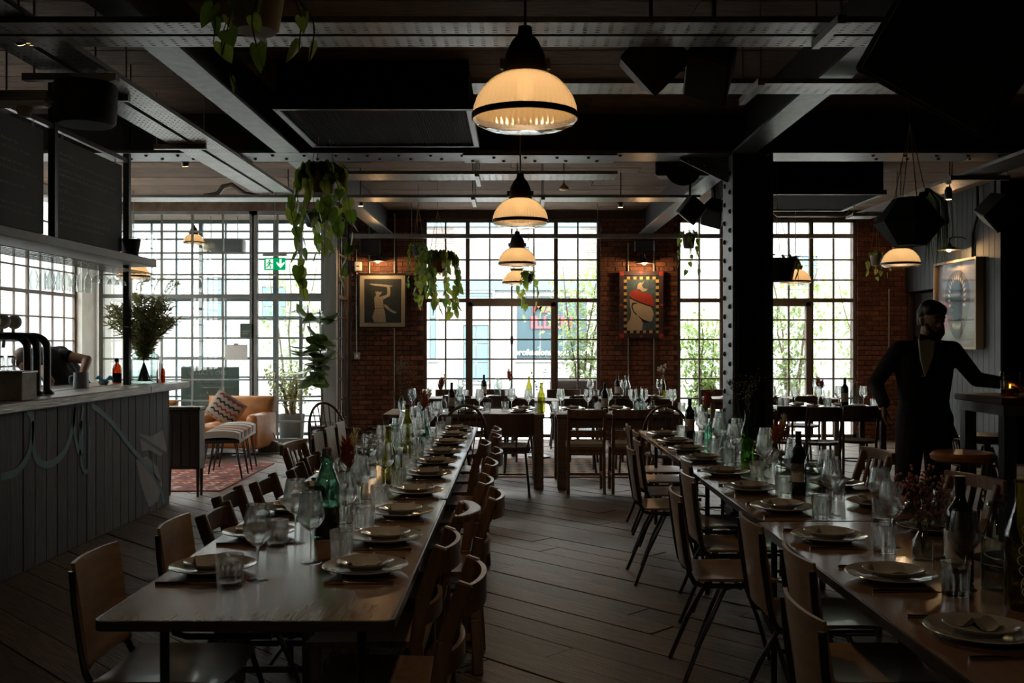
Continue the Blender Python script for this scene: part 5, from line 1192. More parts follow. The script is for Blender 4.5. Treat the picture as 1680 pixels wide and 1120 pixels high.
# ------------------------------------------------------------------ lamps
LAMP_W = 13.0
def pendant(label, loc, top=ZC, s=1.0, on=True):
    P = thing('pendant_lamp', label, 'lamp', loc, 0, 'industrial glass pendant lamps')
    d = MB().lathe([(.208, .012), (.205, .04), (.192, .075), (.17, .112), (.14, .143), (.105, .164), (.08, .172)], 112, flute=.006); d.f = [f for f in d.f if len(f) == 4]; d.build('glass_dome', 'lamp_glass', P, smooth=20)
    MB().lathe([(.2085, -.012), (.214, -.01), (.214, .012), (.2085, .014)], 48, closed=True).build('rim_band', 'lamp_cap', P, smooth=40)
    l_ = MB().lathe([(.207, -.01), (.198, -.026), (.16, -.042), (.1, -.05), (.0, -.053)], 40); l_.f = [f for f in l_.f if len(f) <= 4]; l_.build('lens_glass', 'lens_glass', P, smooth=50)
    MB().lathe([(.088, .165), (.09, .18), (.086, .2), (.078, .25), (.055, .30), (.03, .33), (.026, .36), (.0, .362)], 24).build('cap', 'lamp_cap', P, smooth=40)
    MB().box(-.1, -.08, -.012, .012, .19, .23).box(.08, .1, -.012, .012, .19, .23).build('clip', 'lamp_cap', P)
    MB().tube([(0, 0, .36), (0, 0, (top-loc[2])/s)], .006, 6).build('cord', 'galv', P)
    MB().ball((0, 0, .115), .035, .035, .05, 12, 8).build('bulb', 'bulb', P, smooth=60)
    li = bpy.data.lights.new('lamp_light', 'POINT'); li.energy = LAMP_W*s*s; li.color = (1., .79, .54); li.shadow_soft_size = .05
    lo = bpy.data.objects.new('lamp_light', li); COL.objects.link(lo); lo.parent = P; lo.location = (0, 0, .045)
    if s != 1: P.scale = (s,)*3
    return P
glass('lens_glass', (.93, .86, .74), rough=.08, edge=.75, ior=1.6)
for i, (y, lab) in enumerate([(3.99, 'nearest large ribbed glass pendant lamp over the aisle'), (7.55, 'second ribbed glass pendant lamp in the aisle row'), (11.13, 'third ribbed glass pendant lamp in the aisle row'), (14.4, 'farthest ribbed glass pendant lamp, before the middle window'), (.35, 'unseen ribbed glass pendant lamp added to the aisle row above the camera')]):  # the last lamp is unseen, added above the camera as warm fill
    pendant(lab, (.04 if i < 2 else .025, y, (2.40, 2.41, 2.37, 2.35, 2.40)[i]))
pendant('glass pendant lamp half hidden by the hanging dark planter at right', (WX(1478, 11.3), 11.3, 2.38))
pendant('glass pendant lamp in front of the right window', (WX(1305, 14.0), 14.0, 2.34))
pendant('glass pendant lamp behind the end of the bar shelf', (WX(219, 13.2), 13.2, 2.36))
pendant('small pendant lamp inside the glass lobby', (WX(318, 14.75), 14.75, WZ(398, 14.75)), 3.37, .72)
def wall_lamp(label, loc, rz=0.0, stand=.26):
    L_ = thing('wall_lamp', label, 'lamp', loc, rz)
    MB().lathe([(.16, -.02), (.15, -.008), (.05, .03), (.025, .06), (.022, .08), (0, .082)], 24).build('shade', 'lamp_cap', L_, smooth=40)
    MB().tube(smooth_path([(0, 0, .07), (0, .02, .14), (0, stand*.7, .15), (0, stand, .1)]), .009, 6).build('arm', 'black_metal', L_, smooth=60); MB().lathe([(.04, 0), (.04, .02), (0, .02)], 16, T=Matrix.Translation((0, stand+.012, .1)) @ Matrix.Rotation(PI/2, 4, 'X')).build('wall_plate', 'black_metal', L_)
    MB().ball((0, 0, -.015), .028, n=10, m=8).build('bulb', 'bulb', L_, smooth=60)
    li = bpy.data.lights.new('lamp_light', 'POINT'); li.energy = 14.0; li.color = (1., .58, .25); li.shadow_soft_size = .03
    lo = bpy.data.objects.new('lamp_light', li); COL.objects.link(lo); lo.parent = L_; lo.location = (0, 0, -.06)
wall_lamp('flat shaded wall lamp above the framed poster', W(620, 427, 14.9)); wall_lamp('flat shaded wall lamp above the red beret painting', W(1057, 430, 14.9))
wall_lamp('conical wall lamp on the grey boarded wall above the picture', W(1557, 408, 13.15), -PI/2, .245)
def spot(label, loc, tilt=.4, rz=0.0, m='black_metal'):
    S = thing('spotlight', label, 'spotlight', loc, rz, 'small ceiling spotlights')
    MB().lathe([(.03, 0), (.035, .01), (.035, .09), (.02, .12), (0, .12)], 16, T=Matrix.Rotation(tilt, 4, 'X')).build('can', m, S, smooth=40); MB().lathe([(0, -.002), (.028, -.002), (.028, .004), (0, .004)], 14, T=Matrix.Rotation(tilt, 4, 'X')).build('lens', 'bulb_dim', S)
    MB().tube([(0, -.03, .11), (0, -.03, ZC-loc[2])], .006, 6).build('stem', m, S)
spot('small lit spotlight left of the chalkboard end', W(304, 272, 9.3)); spot('small lit spotlight under the black drum speaker', W(160, 204, 6.0), 0); spot('small spotlight by the glass lobby door post', W(474, 343, 11.6), .2); spot('small lit spotlight on the far left joist', W(592, 338, 11.5), .1); spot('small spotlight hanging before the beret painting', W(1018, 340, 11.8), .1)
spot('black spotlight on the left cable tray, nearest', W(35, 70, 5.2), .8); spot('black spotlight on the left cable tray, farther', W(210, 172, 7.2), .8, 1.0); spot('small lit spotlight on the ceiling above the hanging planter', W(1556, 327, 9.6), 0)
bt = thing('strip_light', 'grey white strip light batten above the left chalkboard', 'light', W(40, 165, 5.6)); MB().box(-.17, .15, -.05, .05, 0, .05).build('housing', 'galv', bt, bevel=.008); MB().box(-.15, .14, -.045, .045, -.035, 0).build('diffuser', 'white_gloss', bt, bevel=.012); MB().tube([(-.1, 0, .05), (-.1, 0, ZC-WZ(165, 5.6))], .006, 6).build('rod', 'galv', bt)
MB().lathe([(.04, -.035), (.045, -.05), (.03, -.09), (0, -.095)], 16).build('sensor', 'mount', bt, smooth=50)

# ------------------------------------------------------------------ speakers, vents, boxes
def speaker(label, loc, size, eul, name='loudspeaker'):
    S = thing(name, label, 'speaker', loc); Tm = Euler(eul).to_matrix().to_4x4(); w_, h_, d = size
    f = [(-w_/2, -d/2, -h_/2), (w_/2, -d/2, -h_/2), (w_/2, -d/2, h_/2), (-w_/2, -d/2, h_/2)]; b = [(-w_*.33, d/2, -h_*.42), (w_*.33, d/2, -h_*.42), (w_*.33, d/2, h_*.42), (-w_*.33, d/2, h_*.42)]
    MB().add([Tm @ Vector(p) for p in f+b], [(0, 1, 2, 3), (7, 6, 5, 4), (0, 4, 5, 1), (1, 5, 6, 2), (2, 6, 7, 3), (3, 7, 4, 0)]).build('cabinet', 'black_plastic', S, bevel=w_*.04)
    MB().box(-w_*.45, w_*.45, -d/2-.012, -d/2, -h_*.45, h_*.45, Tm).build('grille', 'speaker_cone', S, bevel=.004)
    MB().lathe([(w_*.1, 0), (w_*.3, -.012), (w_*.33, -.004)], 20, T=Tm @ Matrix.Translation((0, -d/2-.004, -h_*.12)) @ Matrix.Rotation(PI/2, 4, 'X')).build('cone', 'speaker_cone', S)
    MB().tube([(0, 0, h_*.2), (0, .0, ZC-loc[2])], .012, 8).build('ceiling_bracket', 'black_metal', S)
    return S
s1 = speaker('black loudspeaker hung cornerwise right of the big lamp, left of pair', W(1068, 98, 5.6), (.30, .30, .26), (.25, .75, .3)); s2 = speaker('black loudspeaker with pale underside, right of the hung pair', W(1172, 104, 5.6), (.26, .34, .27), (1.0, .35, -.3))
cab_ = thing('speaker_cable', 'looped black cable between the two hung speakers', 'cable', W(1135, 110, 5.6)); MB().tube(smooth_path([(-.02, .05, .26), (.03, 0, .12), (-.02, 0, .0), (-.08, 0, -.02), (-.06, 0, .03), (.05, 0, .0), (.09, .02, .2)]), .006, 6).build('cable', 'black_plastic', cab_, smooth=60); MB().box(-.03, .02, -.01, .01, -.01, .015).build('cable_tie', 'black_plastic', cab_)
speaker('huge black loudspeaker hanging at the top right corner', W(1600, 40, 2.7), (.40, .42, .36), (.5, .6, -.35)); speaker('black loudspeaker hanging before the right window, left of pair', W(1132, 343, 10.4), (.22, .24, .2), (.3, .6, .4)); speaker('black loudspeaker hanging behind the column head, right of pair', W(1172, 348, 10.9), (.24, .26, .22), (.8, .3, -.4))
speaker('black loudspeaker on the conduit by the grey wall', W(1632, 345, 9.2), (.26, .28, .24), (.5, .6, .5)); speaker('square black speaker box hung under the riveted beam', (1.55, 9.35, 3.13), (.52, .2, .34), (0, 0, 0)); speaker('black speaker on the brick above the poster lamp', W(608, 404, 14.95), (.32, .22, .18), (.1, 0, .1)); speaker('black speaker on the brick above the painting lamp', W(1057, 403, 14.95), (.3, .18, .18), (.1, 0, -.1))
dr = thing('drum_speaker', 'large black drum shaped subwoofer hung above the bar', 'speaker', W(140, 172, 5.85)); MB().lathe([(0, -.12), (.15, -.12), (.17, -.1), (.18, .1), (.17, .12), (0, .12)], 28).build('drum', 'black_plastic', dr, smooth=40); MB().bar((-.36, 0, .16), (.19, 0, .16), .06, .04).build('support_channel', 'galv', dr); MB().tube([(.12, 0, .12), (.12, 0, 3.083-WZ(172, 5.85))], .008, 6).build('rod', 'galv', dr); MB().tube([(-.3, 0, .16), (-.3, 0, ZC-WZ(172, 5.85))], .008, 6).build('rod', 'galv', dr)
def vent(label, x0, x1, y0, y1, z0, z1=ZC):
    V = thing('ventilation_unit', label, 'vent', ((x0+x1)/2, (y0+y1)/2, z0)); hx, hy, h = (x1-x0)/2, (y1-y0)/2, z1-z0
    MB().box(-hx+.03, hx-.03, -hy+.03, hy-.03, .03, h).build('casing', 'mesh_grille', V)
    MB().box(-hx, hx, -hy, -hy+.05, 0, .05).box(-hx, hx, hy-.05, hy, 0, .05).box(-hx, -hx+.05, -hy+.05, hy-.05, 0, .05).box(hx-.05, hx, -hy+.05, hy-.05, 0, .05).build('frame', 'black_steel', V, bevel=.006)
    g = MB(); n = int(2*hx/.022)
    for i in range(n): u = -hx+.055+(2*hx-.11)*i/(n-1); g.box(u-.003, u+.003, -hy+.05, hy-.05, .012, .022)
    g.build('grille_bars', 'mesh_grille', V)['kind'] = 'stuff'
    f = MB()
    for i in range(n): u = -hx+.055+(2*hx-.11)*i/(n-1); f.box(u-.004, u+.004, -hy+.018, -hy+.028, .06, h*.9)
    f.build('front_louvre', 'mesh_grille', V)['kind'] = 'stuff'
vent('black slatted ventilation unit on the ceiling left of big lamp', -1.72, -.30, 7.03, 8.42, 3.14); vent('black slatted ventilation unit on the ceiling right of column', 2.35, 4.0, 10.7, 12.1, 3.08)
al = thing('fire_alarm', 'white sounder box on the brick beside framed poster', 'alarm', W(588, 437, 15.1)); MB().box(-.05, .05, -.06, .05, -.07, .07).build('housing', 'white_gloss', al, bevel=.015); MB().box(-.02, .02, -.065, -.06, -.01, .01).build('lens', 'kilim_red', al)
pr = thing('brass_rose', 'small brass fitting under the ceiling before middle window', 'fitting', W(925, 312, 10.0)); MB().lathe([(.03, 0), (.05, .01), (.05, .03), (.02, .05), (.008, .07)], 16).build('rose', 'brass', pr, smooth=40); MB().tube([(0, 0, .07), (0, 0, ZC-WZ(312, 10.0))], .008, 6).build('rod', 'galv', pr)

# ------------------------------------------------------------------ plants
def heart_leaf(L_=1.0, wd=.8, fold=.12):
    out = [(0, 0), (.22, .12), (.42, .02), (.48, -.22), (.38, -.5), (.2, -.78), (0, -1.0)]
    R_ = [(x*wd, -fold*abs(x)*1.2, z) for x, z in out]; mid = [(0, .03 if 0 < i < 6 else 0, -.0-1.0*(i/6)) for i in range(7)]
    mid[0] = (0, 0, 0); vv = [(p[0]*L_, p[1]*L_, p[2]*L_) for p in mid]; n = 7
    rr_ = [(p[0]*L_, p[1]*L_, p[2]*L_) for p in R_[1:6]]; ll = [(-p[0], p[1], p[2]) for p in rr_]
    vv += rr_+ll; ff = []
    for base, rev in ((7, False), (12, True)):
        q = [(0, base, 1), (1, base, base+1, 2), (2, base+1, base+2, 3), (3, base+2, base+3, 4), (4, base+3, base+4, 5), (5, base+4, 6)]
        ff += [tuple(reversed(f)) if rev else f for f in q]
    return MB().add(vv, ff)
LEAF = {}
def leaf_me(m, wd=.8):
    if (m, wd) not in LEAF: LEAF[(m, wd)] = heart_leaf(1.0, wd).mesh('leaf', m, smooth=80, fix=False)
    return LEAF[(m, wd)]
def pothos(label, loc, pot, potm, vines, leaf, seed, name='hanging_pothos', mats=('leaf', 'leaf_pale'), hang=True, spread=.14, nl=9, strings=3, stems='stem', wd=.8):
    rr = random.Random(seed); P = thing(name, label, 'plant', loc); r_, h = pot
    MB().lathe([(0, 0), (r_*.7, 0), (r_*.78, .01), (r_, h*.9), (r_*1.05, h*.92), (r_*1.05, h), (r_*.95, h), (r_*.93, h*.9), (0, h*.88)], 20).build('pot', potm, P, smooth=40); MB().lathe([(r_*.9, h*.885), (0, h*.9)], 16).build('soil', 'soil', P)
    if hang:
        for k in range(strings): a = 2*PI*k/strings+.4; MB().tube([(r_*math.cos(a), r_*math.sin(a), h), (0, 0, min(h+.55, ZC-loc[2]-.01))], .0025, 4).build('hanging_string', 'string', P)
        if h+.55 < ZC-loc[2]: MB().tube([(0, 0, h+.55), (0, 0, ZC-loc[2])], .003, 4).build('hanging_cord', 'string', P)
    cnt = 0
    for k, vl in enumerate(vines):
        a = 2*PI*k/len(vines)+rr.uniform(-.4, .4); ox, oy = math.cos(a), math.sin(a)
        path = smooth_path([(ox*r_*.5, oy*r_*.5, h*.9), (ox*r_*1.1, oy*r_*1.1, h+.04), (ox*(r_+spread*.6), oy*(r_+spread*.6), h-.08), (ox*(r_+spread*.8)+rr.uniform(-.04, .04), oy*(r_+spread*.7), h-vl*.55), (ox*(r_+spread*.6)+rr.uniform(-.06, .06), oy*(r_+spread*.5), h-vl)], 5)
        MB().tube(path, .0028, 4).build('vine', stems, P)
        n = max(3, int(nl*vl/.5))
        for q in range(n):
            t = .12+.88*(q+rr.random()*.5)/n; i = min(int(t*(len(path)-1)), len(path)-2); c = Vector(path[i])
            link('leaf', leaf_me(rr.choice(mats), wd), P, c, (rr.uniform(-.7, .35), rr.uniform(-.45, .45), rr.uniform(0, 6.28)), (leaf*rr.uniform(.7, 1.25),)*3); cnt += 1
    for q in range(10):
        a = rr.uniform(0, 6.28); link('leaf', leaf_me(rr.choice(mats), wd), P, (math.cos(a)*r_*.7, math.sin(a)*r_*.7, h+rr.uniform(0, .06)), (rr.uniform(-1.9, -.5), 0, a+PI/2+rr.uniform(-.4, .4)), (leaf*rr.uniform(.8, 1.2),)*3)
    return P
pothos('trailing pothos in a pale pot hanging at the top of view', W(420, 52, 3.6), (.105, .17), 'pot_pale', [.3, .24, .36, .2, .3, .36], .085, 1, spread=.12, nl=7)
pothos('long trailing pothos in terracotta pot under the riveted beam', W(527, 318, 8.15), (.12, .2), 'terracotta', [.95, .65, .5, .85, 1.05, .6, .45, .7, .4], .115, 2, spread=.12, nl=11)
pothos('small trailing plant in a dark pot by the lobby post', W(519, 372, 10.2), (.13, .13), 'pot_dark', [.3, .42, .25, .5], .13, 3, spread=.07, nl=8)
pothos('bushy pothos in a brown pot hanging before middle window', W(718, 447, 12.4), (.14, .22), 'terracotta', [.7, .55, .75, .6, .72, .5, .66, .45, .62, .7, .4, .6, .74], .11, 4, spread=.16, nl=13, mats=('leaf', 'leaf_pale', 'leaf_pale'))
pothos('dark fern like trailing plant on the poster pier edge', W(686, 420, 12.7), (.08, .12), 'pot_dark', [.6, .7, .5, .66], .06, 5, mats=('leaf',), spread=.06, nl=18)
pothos('small pothos hanging beside the farthest pendant lamp', W(867, 462, 13.8), (.07, .1), 'pot_dark', [.45, .55, .35, .5], .10, 6, mats=('leaf_pale', 'leaf'), spread=.06, nl=8)
pothos('trailing plant in a brown fabric pot left of the column', W(1130, 407, 12.2), (.08, .16), 'fabric_pot', [.45, .5, .4, .3], .07, 7, spread=.05, nl=10)
pothos('pale leaved trailing plant in a white tin at right pier', W(1437, 436, 12.6), (.07, .13), 'pot_pale', [.3, .36, .22, .32, .28], .07, 8, mats=('leaf_pale',), spread=.08, nl=9)
fp = pothos('spiky plant in a folded dark basket beside the column', W(1275, 462, 10.6), (.2, .24), 'pot_dark', [.3, .75], .12, 10, spread=.04, nl=6, mats=('leaf',), wd=.3)
gp = thing('hanging_faceted_planter', 'large faceted dark planter on strings with trailing grass at right', 'planter', W(1493, 403, 6.1))
MB().lathe([(.0, 0), (.1, .0), (.215, .14), (.1, .29), (.09, .29), (.19, .14), (.08, .02), (0, .02)], 7).build('faceted_pot', 'pot_dark', gp); MB().lathe([(.14, .22), (0, .23)], 7).build('soil', 'soil', gp)
tz = 3.0-gp.location.z
for k in range(4): a = PI/4+k*PI/2; MB().tube([(.1*math.cos(a), .1*math.sin(a), .29), (0, 0, .75)], .003, 4).build('hanging_string', 'string', gp)
MB().tube([(0, 0, .75), (0, 0, 3.048-gp.location.z)], .008, 6).build('hook', 'black_metal', gp)
rr = random.Random(40); gr = MB()
for k in range(60):
    a = rr.uniform(-1.1, .7); rd = rr.uniform(.17, .26); x0, y0_ = .07*math.cos(a), .07*math.sin(a); L_ = rr.uniform(.2, .46); wv = Vector((-math.sin(a), math.cos(a), 0))*.004
    pts = [Vector((x0, y0_, .24)), Vector((x0*1.7, y0_*1.7, .34)), Vector((math.cos(a)*rd, math.sin(a)*rd, .25)), Vector((math.cos(a)*(rd+.01), math.sin(a)*(rd+.01), .25-L_*.5)), Vector((math.cos(a)*(rd+.01)+rr.uniform(-.03, .03), math.sin(a)*rd, .25-L_))]
    vv = []
    for p in pts[:-1]: vv += [p-wv, p+wv]
    vv.append(pts[-1]); gr.add(vv, [(0, 1, 3, 2), (2, 3, 5, 4), (4, 5, 7, 6), (6, 7, 8)])
g_ = gr.build('trailing_grass', 'leaf', gp, fix=False); g_['kind'] = 'stuff'
# fiddle leaf fig in a wire basket
fg = thing('fiddle_leaf_fig', 'tall fiddle leaf fig in a black wire basket by the door post', 'plant', (WX(526, 13.7), 13.7, 0)); rr = random.Random(21)
for k in range(14): a = 2*PI*k/14; MB().tube([(.13*math.cos(a), .13*math.sin(a), 0), (.17*math.cos(a), .17*math.sin(a), .38)], .004, 4).build('basket_wire', 'black_metal', fg)
for z in (0.01, .12, .25, .38): rd = .13+.04*z/.38; MB().tube([(rd*math.cos(2*PI*i/20), rd*math.sin(2*PI*i/20), z) for i in range(20)], .005, 4, closed=True).build('basket_ring', 'black_metal', fg)
MB().lathe([(.0, .01), (.12, .01), (.15, .34), (0, .34)], 18).build('liner_pot', 'pot_dark', fg, smooth=40)
tips = [(-.18, 0, 2.0), (-.02, .05, 1.95), (-.1, -.05, 1.4)]
for t in tips: MB().tube(smooth_path([(0, 0, .3), (.02, 0, .8), (t[0]*.6, t[1], t[2]*.7), t]), [.014]*6+[.011]*6+[.008]*6+[.006], 6).build('trunk', 'bark', fg)
FIGL = MB().slab(lambda u, v: (((u-.5)*2*(.06+.30*math.sin(PI*min(1, (1-v)*.62+.02))**1.2*(1 if v > .05 else .5)), .12*math.sin(PI*v)*(1-.8*abs(u-.5)), -v), (0, 1, .1)), 6, 8, .008).mesh('leaf', 'fig_leaf', smooth=70)
for k in range(38):
    t = tips[k % 3]; z = t[2]-rr.uniform(0, .85)*(.55 if k % 3 == 2 else 1); a = rr.uniform(-.6, 6.0)*.7-1.2; f = z/t[2]
    link('leaf', FIGL, fg, (t[0]*f, t[1]*f, z), (rr.uniform(-2.3, -.9), rr.uniform(-.2, .2), a), (rr.uniform(.26, .36),)*3)

# ------------------------------------------------------------------ pictures
def pic(name, label, x0, x1, z0, z1, Y, fm, fw, mount=None, mw=0):
    P = thing(name, label, 'picture', ((x0+x1)/2, Y, (z0+z1)/2)); hx, hz = (x1-x0)/2, (z1-z0)/2
    MB().box(-hx, hx, -.02, .02, hz-fw, hz).box(-hx, hx, -.02, .02, -hz, -hz+fw).box(-hx, -hx+fw, -.02, .02, -hz+fw, hz-fw).box(hx-fw, hx, -.02, .02, -hz+fw, hz-fw).build('frame', fm, P)
    if mount: MB().box(-hx+fw, hx-fw, .0, .02, -hz+fw, hz-fw).build('mount', mount, P)
    return P, hx, hz
a = W(588, 538, 15.12); b = W(667, 448, 15.12)
P, hx, hz = pic('framed_poster', 'framed dark poster of a figure raising a blade, on brick', a[0], b[0], a[2], b[2], 15.12, 'black_metal', .022, 'mount')
def zp(x, y, s=7.0, ox=560, oy=400, c=None, Y=15.12): q = W(ox+x/s, oy+y/s, Y); return (q[0]-c[0], q[2]-c[2])
cc = P.location
pl = [zp(265, 905, c=cc), zp(687, 905, c=cc), zp(687, 402, c=cc), zp(265, 402, c=cc)]
MB().add([(p[0], -.003, p[1]) for p in pl], [(0, 1, 2, 3)]).build('print', 'poster_dark', P, fix=False)
fig = MB()
for k, poly in enumerate(([(315, 458), (350, 455), (520, 468), (585, 480), (585, 490), (520, 495), (360, 475)], [(525, 495), (560, 495), (565, 560), (555, 600), (480, 640), (455, 640), (450, 605), (520, 585), (530, 560)], [(390, 550), (420, 545), (440, 555), (470, 548), (460, 570), (430, 600), (450, 610), (480, 640), (480, 690), (490, 735), (385, 735), (378, 620), (400, 585)], [(480, 690), (520, 700), (560, 745), (620, 775), (640, 790), (610, 800), (560, 775), (500, 730)], [(390, 740), (490, 740), (505, 800), (515, 900), (375, 900), (355, 840), (370, 790)])):
    q = [zp(x, y, c=cc) for x, y in poly]; fig.add([(p[0], -.0045-.0006*k, p[1]) for p in q], [tuple(range(len(q)))])
fig.build('printed_figure', 'poster_pale', P, fix=False)
MB().box(-hx+.022, hx-.022, -.016, -.013, -hz+.022, hz-.022).build('picture_glass', 'picture_glass', P)
a = W(1016, 554, 15.12); b = W(1088, 445, 15.12)
P, hx, hz = pic('painted_panel', 'painting of a profile in a red beret with chequered border', a[0], b[0], a[2], b[2], 15.12, 'paint_purple', .062, 'paint_blue')
cc = P.location; Z8 = lambda x, y: zp(x, y, 8.0, 1000, 420, cc)
def pp(poly, m, d, nm): q = [Z8(x, y) for x, y in poly]; MB().add([(p[0], -d, p[1]) for p in q], [tuple(range(len(q)))]).build(nm, m, P, fix=False)
for (x, y) in ((160, 230), (675, 230), (160, 1045), (675, 1045)): pp([(x-28, y-28), (x+28, y-28), (x+28, y+28), (x-28, y+28)], 'paint_red', .0215, 'corner_block')
for x, y in ((412, 215), (150, 640), (685, 640), (412, 1055)): pp([(x-28, y), (x, y-22), (x+28, y), (x, y+22)], 'paint_red', .0215, 'diamond')
k = 0
for i in range(11):
    x = 207+i*42
    for y in (287, 992): pp([(x-20, y-18), (x+20, y-18), (x+20, y+18), (x-20, y+18)], 'paint_yellow' if (i+(y > 500)) % 2 else 'paint_black', .002, 'border_square')
for i in range(16):
    y = 328+i*42
    for x in (207, 627): pp([(x-20, y-20), (x+20, y-20), (x+20, y+20), (x-20, y+20)], 'paint_yellow' if i % 2 == 0 else 'paint_black', .002, 'border_square')
pp([(230, 975), (228, 880), (270, 830), (285, 740), (270, 640), (265, 560), (300, 540), (520, 650), (545, 670), (570, 720), (580, 770), (570, 800), (560, 850), (530, 862), (470, 850), (400, 800), (440, 880), (425, 975)], 'paint_face', .003, 'painted_face')
pp([(255, 500), (290, 455), (360, 440), (430, 480), (520, 490), (560, 520), (585, 600), (580, 660), (500, 635), (380, 590), (270, 535)], 'paint_red', .0045, 'painted_beret')
pp([(300, 610), (360, 610), (360, 625), (320, 630), (300, 660), (320, 720), (360, 760), (350, 775), (310, 730), (285, 665)], 'paint_black', .0038, 'painted_ear_line'); pp([(360, 765), (440, 830), (530, 862), (470, 870), (430, 850)], 'paint_black', .0036, 'painted_jaw_line')
pp([(270, 540), (380, 592), (500, 637), (580, 662), (575, 670), (490, 650), (370, 605), (265, 555)], 'paint_black', .0048, 'painted_hat_shadow')
pp([(375, 365), (400, 345), (430, 355), (450, 320), (440, 365), (420, 375), (440, 420), (470, 430), (500, 430), (480, 455), (430, 470), (400, 440), (360, 430), (365, 395)], 'paint_face', .0049, 'painted_pale_knot')
# jaw print on the right wall
ya, yb = 12.62, 13.9; zb, zt = 1.40, 2.58
P = thing('framed_print', 'large framed print of a toothed jaw on the grey wall', 'picture', (XR-.06, (ya+yb)/2, (zb+zt)/2)); hy, hz = (yb-ya)/2, (zt-zb)/2
MB().box(-.05, .05, -hy, hy, hz-.03, hz).box(-.05, .05, -hy, hy, -hz, -hz+.03).box(-.05, .05, -hy, -hy+.03, -hz+.03, hz-.03).box(-.05, .05, hy-.03, hy, -hz+.03, hz-.03).build('frame', 'frame_wood', P)
MB().box(.0, .04, -hy+.03, hy-.03, -hz+.03, hz-.03).build('paper', 'print_paper', P); MB().box(-.035, -.032, -hy+.03, hy-.03, -hz+.03, hz-.03).build('picture_glass', 'picture_glass', P)
def ell(ry, rz_, n=28, egg=.25): return [(-.003, ry*math.cos(t)*(1+egg*math.sin(t)), rz_*math.sin(t)) for t in [2*PI*i/n for i in range(n)]]
MB().add(ell(.36, .46), [tuple(range(28))]).build('printed_jaw', 'print_grey', P, fix=False); MB().add([(-.005, p[1], p[2]+.04) for p in ell(.2, .29)], [tuple(range(28))]).build('printed_mouth', 'poster_dark', P, fix=False)
for i in range(17):
    t = -.15+(PI+.3)*i/16; c = (.22*math.cos(t)*(1+.25*math.sin(t)), .31*math.sin(t)+.04); d = (-math.cos(t)*.06, -math.sin(t)*.06); n_ = (-math.sin(t)*.022, math.cos(t)*.022)
    MB().add([(-.007, c[0]+n_[0], c[1]+n_[1]), (-.007, c[0]-n_[0], c[1]-n_[1]), (-.007, c[0]-d[0], c[1]-d[1]), (-.007, c[0]+d[0]*.6, c[1]+d[1]*.6)], [(0, 3, 1, 2)]).build('printed_tooth', 'tooth', P, fix=False)
for i in range(7):
    y_ = -.12+.04*i; z_ = -.27-.03*math.cos((i-3)*.5); MB().add([(-.007, y_-.016, z_), (-.007, y_, z_-.05), (-.007, y_+.016, z_), (-.007, y_, z_+.05)], [(0, 1, 2, 3)]).build('printed_tooth', 'tooth', P, fix=False)

# ------------------------------------------------------------------ high table and stools at the right
ht_ = thing('high_table', 'tall dark table at the right edge beside the waiter', 'table', (3.98, 6.75, 0)); MB().box(-.85, .9, -.35, .35, 1.09, 1.135).build('tabletop', 'dark_wood', ht_, bevel=.005); MB().box(-.83, .88, -.33, .33, 1.02, 1.09).build('apron', 'lit_grey_steel', ht_)
for sx in (-.78, .82):
    for sy in (-.28, .28): MB().box(sx-.04, sx+.04, sy-.04, sy+.04, 0, 1.02).build('leg', 'black_steel', ht_)
for sx in (-.6, -.2, .2, .6): link('bolt', riv_me, ht_, (sx, -.33, 1.055), (PI/2, 0, 0))
def stool(label, loc, m):
    S = thing('bar_stool', label, 'stool', loc, 0, 'bar stools at the high table')
    MB().lathe([(0, .735), (.17, .735), (.195, .75), (.2, .775), (.18, .795), (.0, .80)], 28).build('seat', m, S, smooth=40); MB().lathe([(.025, .2), (.025, .735)], 12).build('pedestal', 'black_steel', S, smooth=50)
    for k in range(4): a = PI/4+k*PI/2; MB().tube([(.03*math.cos(a), .03*math.sin(a), .70), (.12*math.cos(a), .12*math.sin(a), .45), (.23*math.cos(a), .23*math.sin(a), 0)], .014, 8).build('leg', 'black_steel', S, smooth=60)
    MB().tube([(.16*math.cos(2*PI*i/20), .16*math.sin(2*PI*i/20), .3) for i in range(20)], .009, 6, closed=True).build('foot_ring', 'galv', S)
stool('round bar stool in front of the waiter', (2.86, 6.35, 0), 'leather'); stool('round bar stool at the end of high table', (3.58, 7.55, 0), 'leather_dark'); stool('round bar stool half hidden under the high table', (4.0, 6.1, 0), 'leather_dark')
cn = thing('candle_lantern', 'amber glass candle lantern on the high table', 'lantern', (WX(1657, 6.7), 6.7, 1.135)); open_lathe([(0, .004), (.05, 0), (.06, .01), (.062, .15), (.058, .16)], 20).build('glass', 'candle_glass', cn, smooth=40); MB().lathe([(0, .006), (.025, .006), (.025, .05), (0, .05)], 14).build('candle', 'mount', cn); MB().ball((0, 0, .065), .006, .006, .014, 6, 5).build('flame', 'flame', cn)
